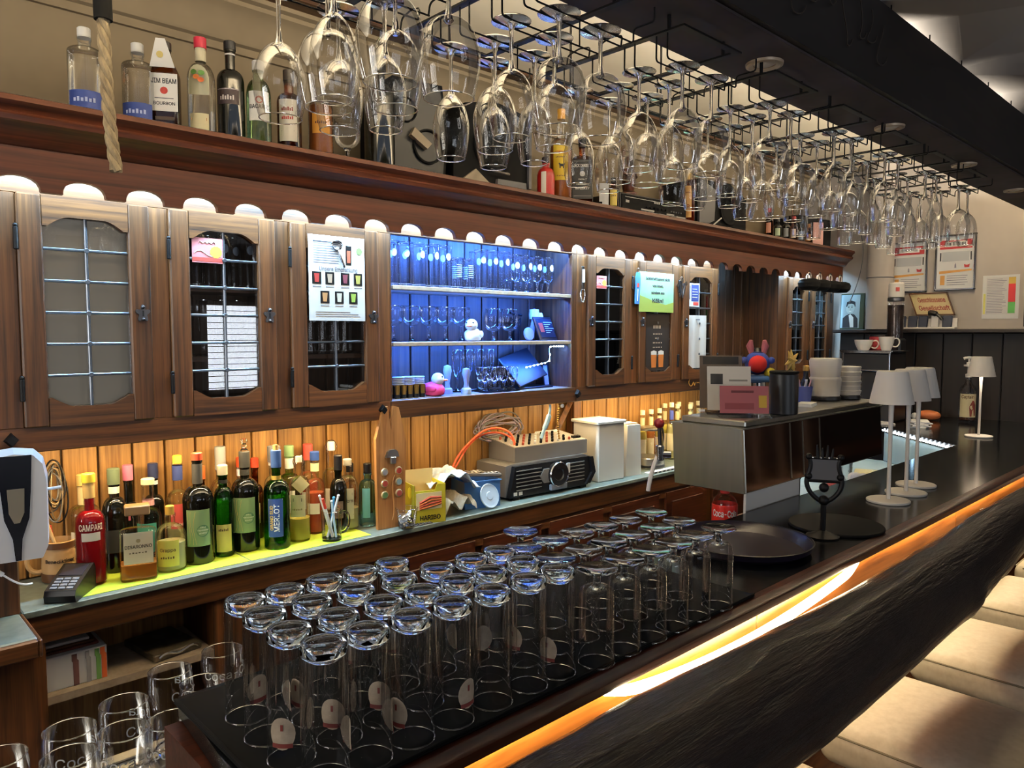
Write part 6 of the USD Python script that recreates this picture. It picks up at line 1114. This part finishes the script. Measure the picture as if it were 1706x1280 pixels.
solo('napkin_box', 'white box with red edge standing at the left end of the work pit', 'box', box(-.05, .05, -.06, .06, 0, .105, .004), 'white_paper', (3.10, 1.285, .9005), 8, smooth=False); solo('bar_cloth', 'flat folded red cloth on the white box in the work pit', 'cloth', box(-.052, .052, -.062, .062, 0, .012, .003), paint('b0343a'), (3.10, 1.285, 1.0058), 8, smooth=False)
solo('cutting_board', 'pale yellow cutting board lying in the work pit', 'cutting board', box(-.22, .22, -.14, .14, 0, .02, .006), paint('d9cf9a'), (3.95, 1.42, .9005), 20, smooth=False); solo('glass_stack', 'stack of clear plastic tumblers in the work pit behind the front lamp', 'tumblers', join(*[lathe([(.030, .02 * i), (.036, .02 * i + .09)], 22) for i in range(5)]), 'clear_b', (3.72, 1.52, .9005))
t = thing('bottle_ledge', 'dark wooden ledge under the cola bottle left of the white panel', 'ledge'); part(t, 'board', box(1.93, 2.46, 1.168, 1.40, .885, .900), 'oak_x', False); part(t, 'support', box(1.95, 2.44, 1.20, 1.37, 0, .885), 'oak_x', False)
t = thing('cola_bottle', 'plastic Coca-Cola bottle with red label beside the service shelf', 'bottle', (2.090, 1.225, .9005), -59); part(t, 'bottle', lathe(bowl_prof([(.028, .004), (.039, .02), (.039, .12), (.037, .135), (.039, .16), (.039, .205), (.034, .228), (.018, .245), (.013, .250)], 26), 28), 'clear'); part(t, 'liquid', lathe([(0, .006), (.034, .02), (.035, .11), (0, .11)], 22), 'liquid_brown'); L = part(t, 'label', lathe([(.0392, .145), (.0400, .149), (.0400, .210), (.0392, .214)], 30), paint('c8281e', .35)); part(L, 'lettering', wrap(turn(text('Coca-Cola', .020, .0005, True, width=.082), loc=(0, 0, .178)), .0404), 'white_paper', False); part(L, 'small_print', wrap(turn(text('ORIGINAL TASTE', .006, .0005, width=.05), loc=(0, 0, .158)), .0404), 'white_paper', False); part(t, 'cap', cyl(.015, .246, .262, 18, .002), paint('b02018'))
# things on the service shelf
ZS = 1.3845
def stand(label, loc, rz, w, h, field, extra=None):
    t = thing('leaflet_stand', label, 'leaflet stand', loc, rz); part(t, 'acrylic', join(turn(box(-w / 2, w / 2, -.002, 0, 0, h), rx=-14), box(-w / 2, w / 2, -.03, .05, 0, .003)), 'clear', False); part(t, 'leaflet', turn(box(-w / 2 + .004, w / 2 - .004, .0005, .0015, .012, h - .004), rx=-14), paint(field), False)
    for i, (a, b, c, d, col) in enumerate(extra or ()): part(t, 'print', turn(box(a, b, -.0002, .0004, c, d), rx=-14), paint(col), False)
stand('acrylic stand with pink leaflet at the front of the service shelf', (2.165, 1.205, ZS), -52, .16, .105, 'a8585c', ((.045, .07, .03, .07, 'b8982e'), (-.04, .03, .078, .086, '6a2c30'), (-.06, .03, .025, .045, '8a3c40')))
stand('acrylic stand with white and dark leaflet in the middle of the service shelf', (2.216, 1.288, ZS), -52, .15, .165, 'cfc8bd', ((-.06, -.02, .10, .135, '2c2a2a'), (0, .06, .11, .116, '7a756c')))
stand('acrylic stand with brownish leaflet behind the others on the service shelf', (2.262, 1.346, ZS), -52, .15, .20, '6a5a4c', ((-.06, .06, .165, .192, '171413'),))
t = thing('beer_tap', 'chrome beer tap column carrying the blue and red plush toy', 'beer tap', (2.405, 1.300, ZS)); part(t, 'column', cyl(.022, 0, .098, 24, .003), 'chrome'); part(t, 'column', cyl(.018, 0, .098, 20, .003, (.055, .01, 0)), 'chrome')
t = thing('plush_toy', 'small plush toy with blue body, red middle and yellow feet on the tap', 'toy', (2.425, 1.305, ZS + .098), -58)
for nm, m, mt in (('base', lathe([(0, 0), (.055, 0), (.058, .012), (.050, .022), (0, .022)], 24), paint('24508a')), ('body', trimesh.creation.icosphere(3, .042).apply_translation((0, 0, .065)), paint('2a3f8c', .9)), ('red_front', trimesh.creation.icosphere(3, .031).apply_translation((0, -.026, .062)), paint('c0241e', .9)), ('hat', lathe([(0, .118), (.012, .118), (.014, .104), (.022, .102), (0, .102)], 18), 'black')):
    part(t, nm, m, mt, True)
for s in (-1, 1): part(t, 'foot', cap(.020, (s * .042, -.02, .030)), paint('b8a832', .9)); part(t, 'ear', tube([(s * .018, 0, .098), (s * .026, .004, .125), (s * .022, 0, .145)], [.010, .013, .006], 10), paint('8a4a54', .9)); part(t, 'hand', cap(.012, (s * .046, -.01, .075)), paint('2a3f8c', .9))
t = thing('black_canister', 'tall black cylindrical canister on the service shelf', 'canister', (2.345, 1.165, ZS)); part(t, 'can', cyl(.046, 0, .135, 32, .003), 'frame_black'); part(t, 'lid', cyl(.047, .135, .143, 32, .002), 'rubber_black')
t = thing('yellow_flower', 'spiky yellow paper flower sticking up behind the black canister', 'flower', (2.66, 1.30, ZS)); part(t, 'holder', box(-.05, .03, -.02, .02, 0, .11, .004), 'frame_black', False); part(t, 'stem', tube([(0, 0, .11), (.01, 0, .15)], .004, 6), paint('8a7a3a'))
for i in range(9): part(t, 'petal', tube([(.012, 0, .165), (.012 + .045 * math.cos(i * .698), -.008 * math.sin(i * 2), .165 + .042 * math.sin(i * .698))], [.012, .002], 6), paint('c9a85a'))
t = thing('straw_cup', 'blue cup with striped straws on the service shelf', 'cup', (2.80, 1.31, ZS)); part(t, 'cup', lathe([(0, 0), (.026, 0), (.033, .062), (.031, .062), (.024, .004), (0, .004)], 24), paint('4a5aa4'))
for i in range(8): part(t, 'straw', tube([(.012 * math.cos(i), .012 * math.sin(i), .01), (.026 * math.cos(i * 1.3), .026 * math.sin(i * 1.3), .088)], .003, 6), ('white_paper', paint('c9a0b8'), paint('8f9ac9'))[i % 3])
def cup_tower(label, x, y, w, h, n, wavy):
    t = thing('cup_tower', label, 'cup stack', (x, y, ZS))
    part(t, 'base', cyl(w * .98, 0, .018, 30, .003), 'frame_black'); 
    for i in range(n):
        z = .018 + h * i / n; part(t, 'cup', lathe([(0, z), (w * .90, z), (w * (1.0 if i % 2 == 0 or not wavy else .95), z + h / n * .85), (w * .93, z + h / n), (0, z + h / n)], 34), 'white_satin')
cup_tower('broad stack of white cups on the service shelf, left and taller of the two', 2.965, 1.30, .062, .150, 2, False); cup_tower('stack of white ribbed cups on the service shelf, right and lower of the two', 3.085, 1.262, .055, .115, 6, True)
t = thing('small_flask', 'small dark flask with golden cap between the straws and the cup stacks', 'flask', (2.88, 1.34, ZS)); part(t, 'flask', lathe([(0, 0), (.020, 0), (.021, .07), (.010, .095), (.010, .12), (0, .12)], 20), 'glass_dark'); part(t, 'cap', cyl(.012, .118, .140, 16, .002), 'gold')
solo('folded_napkins', 'flat white napkins lying on the service shelf by the blue cup', 'napkins', join(box(-.05, .05, -.03, .03, 0, .006), box(-.045, .052, -.028, .026, .006, .012)), 'white_paper', (2.66, 1.235, ZS), 14, smooth=False)
# ------------------------------------------------------------------ on the bar
plain('lamp_white', 'd6cfc6', .45)
def lamp(label, x, y, first=[]):
    if first: return again(first[0], label, (x, y, 1.1003), 0, 'white table lamps on the bar')
    t = thing('table_lamp', label, 'lamp', (x, y, 1.1003), 0, 'white table lamps on the bar'); first.append(t)
    part(t, 'base', lathe([(0, 0), (.064, 0), (.066, .002), (.066, .007), (.063, .009), (0, .010)], 40), 'lamp_white'); part(t, 'stem', lathe([(.0065, .009), (.006, .20), (.0085, .335), (0, .335)], 16), 'lamp_white'); part(t, 'shade', lathe([(.066, .325), (.067, .324), (.047, .425), (.044, .429), (0, .429), (0, .427), (.044, .426), (.0655, .326)], 40), 'lamp_white')
lamp('white table lamp on the bar, nearest of the three standing together', 2.553, .900); lamp('white table lamp on the bar, middle of the three standing together', 2.727, .905); lamp('white table lamp on the bar, farthest of the three standing together', 2.895, .928); lamp('lit white table lamp standing alone at the far end of the bar', 4.524, 1.150)
b = UsdLux.SphereLight.Define(stage, '/World/bulb_of_far_lamp'); b.AddTranslateOp().Set(Gf.Vec3d(4.524 - .020, 1.150 - .020, 1.1003 + .385)); b.CreateRadiusAttr(.012); b.CreateIntensityAttr(900); b.CreateColorAttr(Gf.Vec3f(1, .86, .68))
t = thing('round_tray', 'big round black serving tray with violet sheen at the end of the bar mat', 'tray', (1.735, .965, 1.1003)); plain('tray_violet', '1c1522', .3); part(t, 'plate', lathe([(0, .001), (.150, .001), (.166, .012), (.172, .024), (.174, .024), (.169, .010), (.152, 0), (0, 0)], 56), 'tray_violet'); part(t, 'rim', lathe([(.170, .022), (.1745, .0225), (.1755, .025), (.172, .026)], 56), 'black')
solo('slate_plate', 'round black slate plate lying behind the iron figure', 'plate', cyl(.128, 0, .008, 56, .002), 'rubber_black', (2.115, .885, 1.1003))
t = thing('iron_figure', 'black wrought-iron figure with curved arms holding a grey card on the bar', 'figure', (1.978, .862, 1.1003), -62)
part(t, 'base', lathe([(0, 0), (.042, 0), (.043, .004), (.02, .012), (.008, .018), (0, .018)], 28), 'iron'); part(t, 'stem', tube([(0, 0, .012), (0, 0, .10)], .007, 10), 'iron'); part(t, 'collar', cap(.014, (0, 0, .10)), 'iron'); part(t, 'head', cap(.013, (0, 0, .135)), 'iron')
for s in (-1, 1): part(t, 'arm', tube(smooth_path([(0, 0, .095), (s * .030, 0, .115), (s * .044, 0, .150), (s * .036, 0, .185), (s * .040, 0, .215)], 24), .0062, 8), 'iron'); part(t, 'joint', cap(.010, (s * .040, 0, .165)), 'iron'); part(t, 'finial', cap(.009, (s * .040, 0, .218)), 'iron')
part(t, 'card', box(-.036, .036, -.003, .001, .155, .212), 'speaker_grey', False); part(t, 'cross_bar', tube([(-.042, 0, .153), (.042, 0, .153)], .005, 8), 'iron'); part(t, 'top_rail', tube([(-.042, 0, .214), (.042, 0, .214)], .004, 8), 'iron')
for i in range(4): part(t, 'spike', tube([(-.018 + .012 * i, 0, .214), (-.020 + .0135 * i, 0, .250 - .008 * (i % 2))], [.005, .002], 6), 'iron'); part(t, 'stud', cap(.0035, (-.030 + .02 * i, -.004, .216), 8), 'chrome')
t = thing('napkin_fans', 'stack of fanned white napkins on the return of the bar', 'napkins', (4.76, 1.52, 1.1003), 20, group=None)
for i in range(5): part(t, 'napkin', turn(box(-.075, .075, -.05, .05, .008 * i, .008 * i + .006, .001), rz=(-14, 10, -4, 16, 2)[i]), 'white_paper', False)
t = thing('pump_bottle', 'spirit bottle with white pump top and cream label by the end wall', 'bottle', (5.22, 1.395, 1.1003), -70)
part(t, 'bottle', lathe(bowl_prof([(.040, .003), (.048, .015), (.048, .185), (.040, .22), (.018, .25), (.016, .285)], 20), 28), 'clear'); part(t, 'rum', lathe([(0, .006), (.044, .018), (.044, .03), (0, .03)], 24), 'liquid_brown'); L = part(t, 'label', label_sheet(.10, .035, .180, .048), paint('cfc49a')); part(L, 'lettering', wrap(turn(text('Captain', .020, .0006, True, width=.07), loc=(-.004, 0, .152)), .0486), 'stone_brown', False); part(L, 'figure', wrap(prism([(.010, .04), (.020, .04), (.022, .075), (.030, .085), (.034, .045), (.042, .045), (.042, .11), (.034, .135), (.024, .14), (.014, .12), (.006, .10)], -.0006, 0), .0486), paint('7a2e24'), False)
part(t, 'pump_stem', lathe([(0, .28), (.018, .28), (.018, .30), (.008, .305), (.008, .345), (.014, .35), (.014, .372), (.006, .376), (.006, .395), (0, .395)], 20), 'white_satin'); part(t, 'pump_collar', lathe([(.010, .345), (.028, .348), (.028, .358), (.010, .36)], 24), 'white_satin'); part(t, 'pump_head', tube(smooth_path([(-.030, 0, .396), (0, 0, .402), (.030, 0, .396)], 12), .009, 10), 'white_satin')
t = thing('bread_snack', 'small orange and white snack lying at the foot of the end wall', 'snack', (5.18, 1.60, 1.1003)); part(t, 'bun', trimesh.creation.icosphere(3, 1.0).apply_scale((.05, .07, .032)).apply_translation((0, 0, .032)), paint('b9683a'), True); part(t, 'napkin_ball', trimesh.creation.icosphere(2, .022).apply_translation((-.02, .075, .022)), 'white_paper', True)
t = thing('wood_board', 'orange-brown wooden board at the back of the coffee corner', 'board', (4.92, 2.12, 1.1003), 6); part(t, 'board', box(-.12, .16, -.09, .09, 0, .030, .006), 'amber_wood', False)
solo('white_folder', 'flat white folder lying on the edge of the slanted bar return', 'folder', box(-.11, .11, -.08, .08, 0, .008, .002), 'white_satin', (4.78, 1.78, 1.1003), 42, smooth=False)
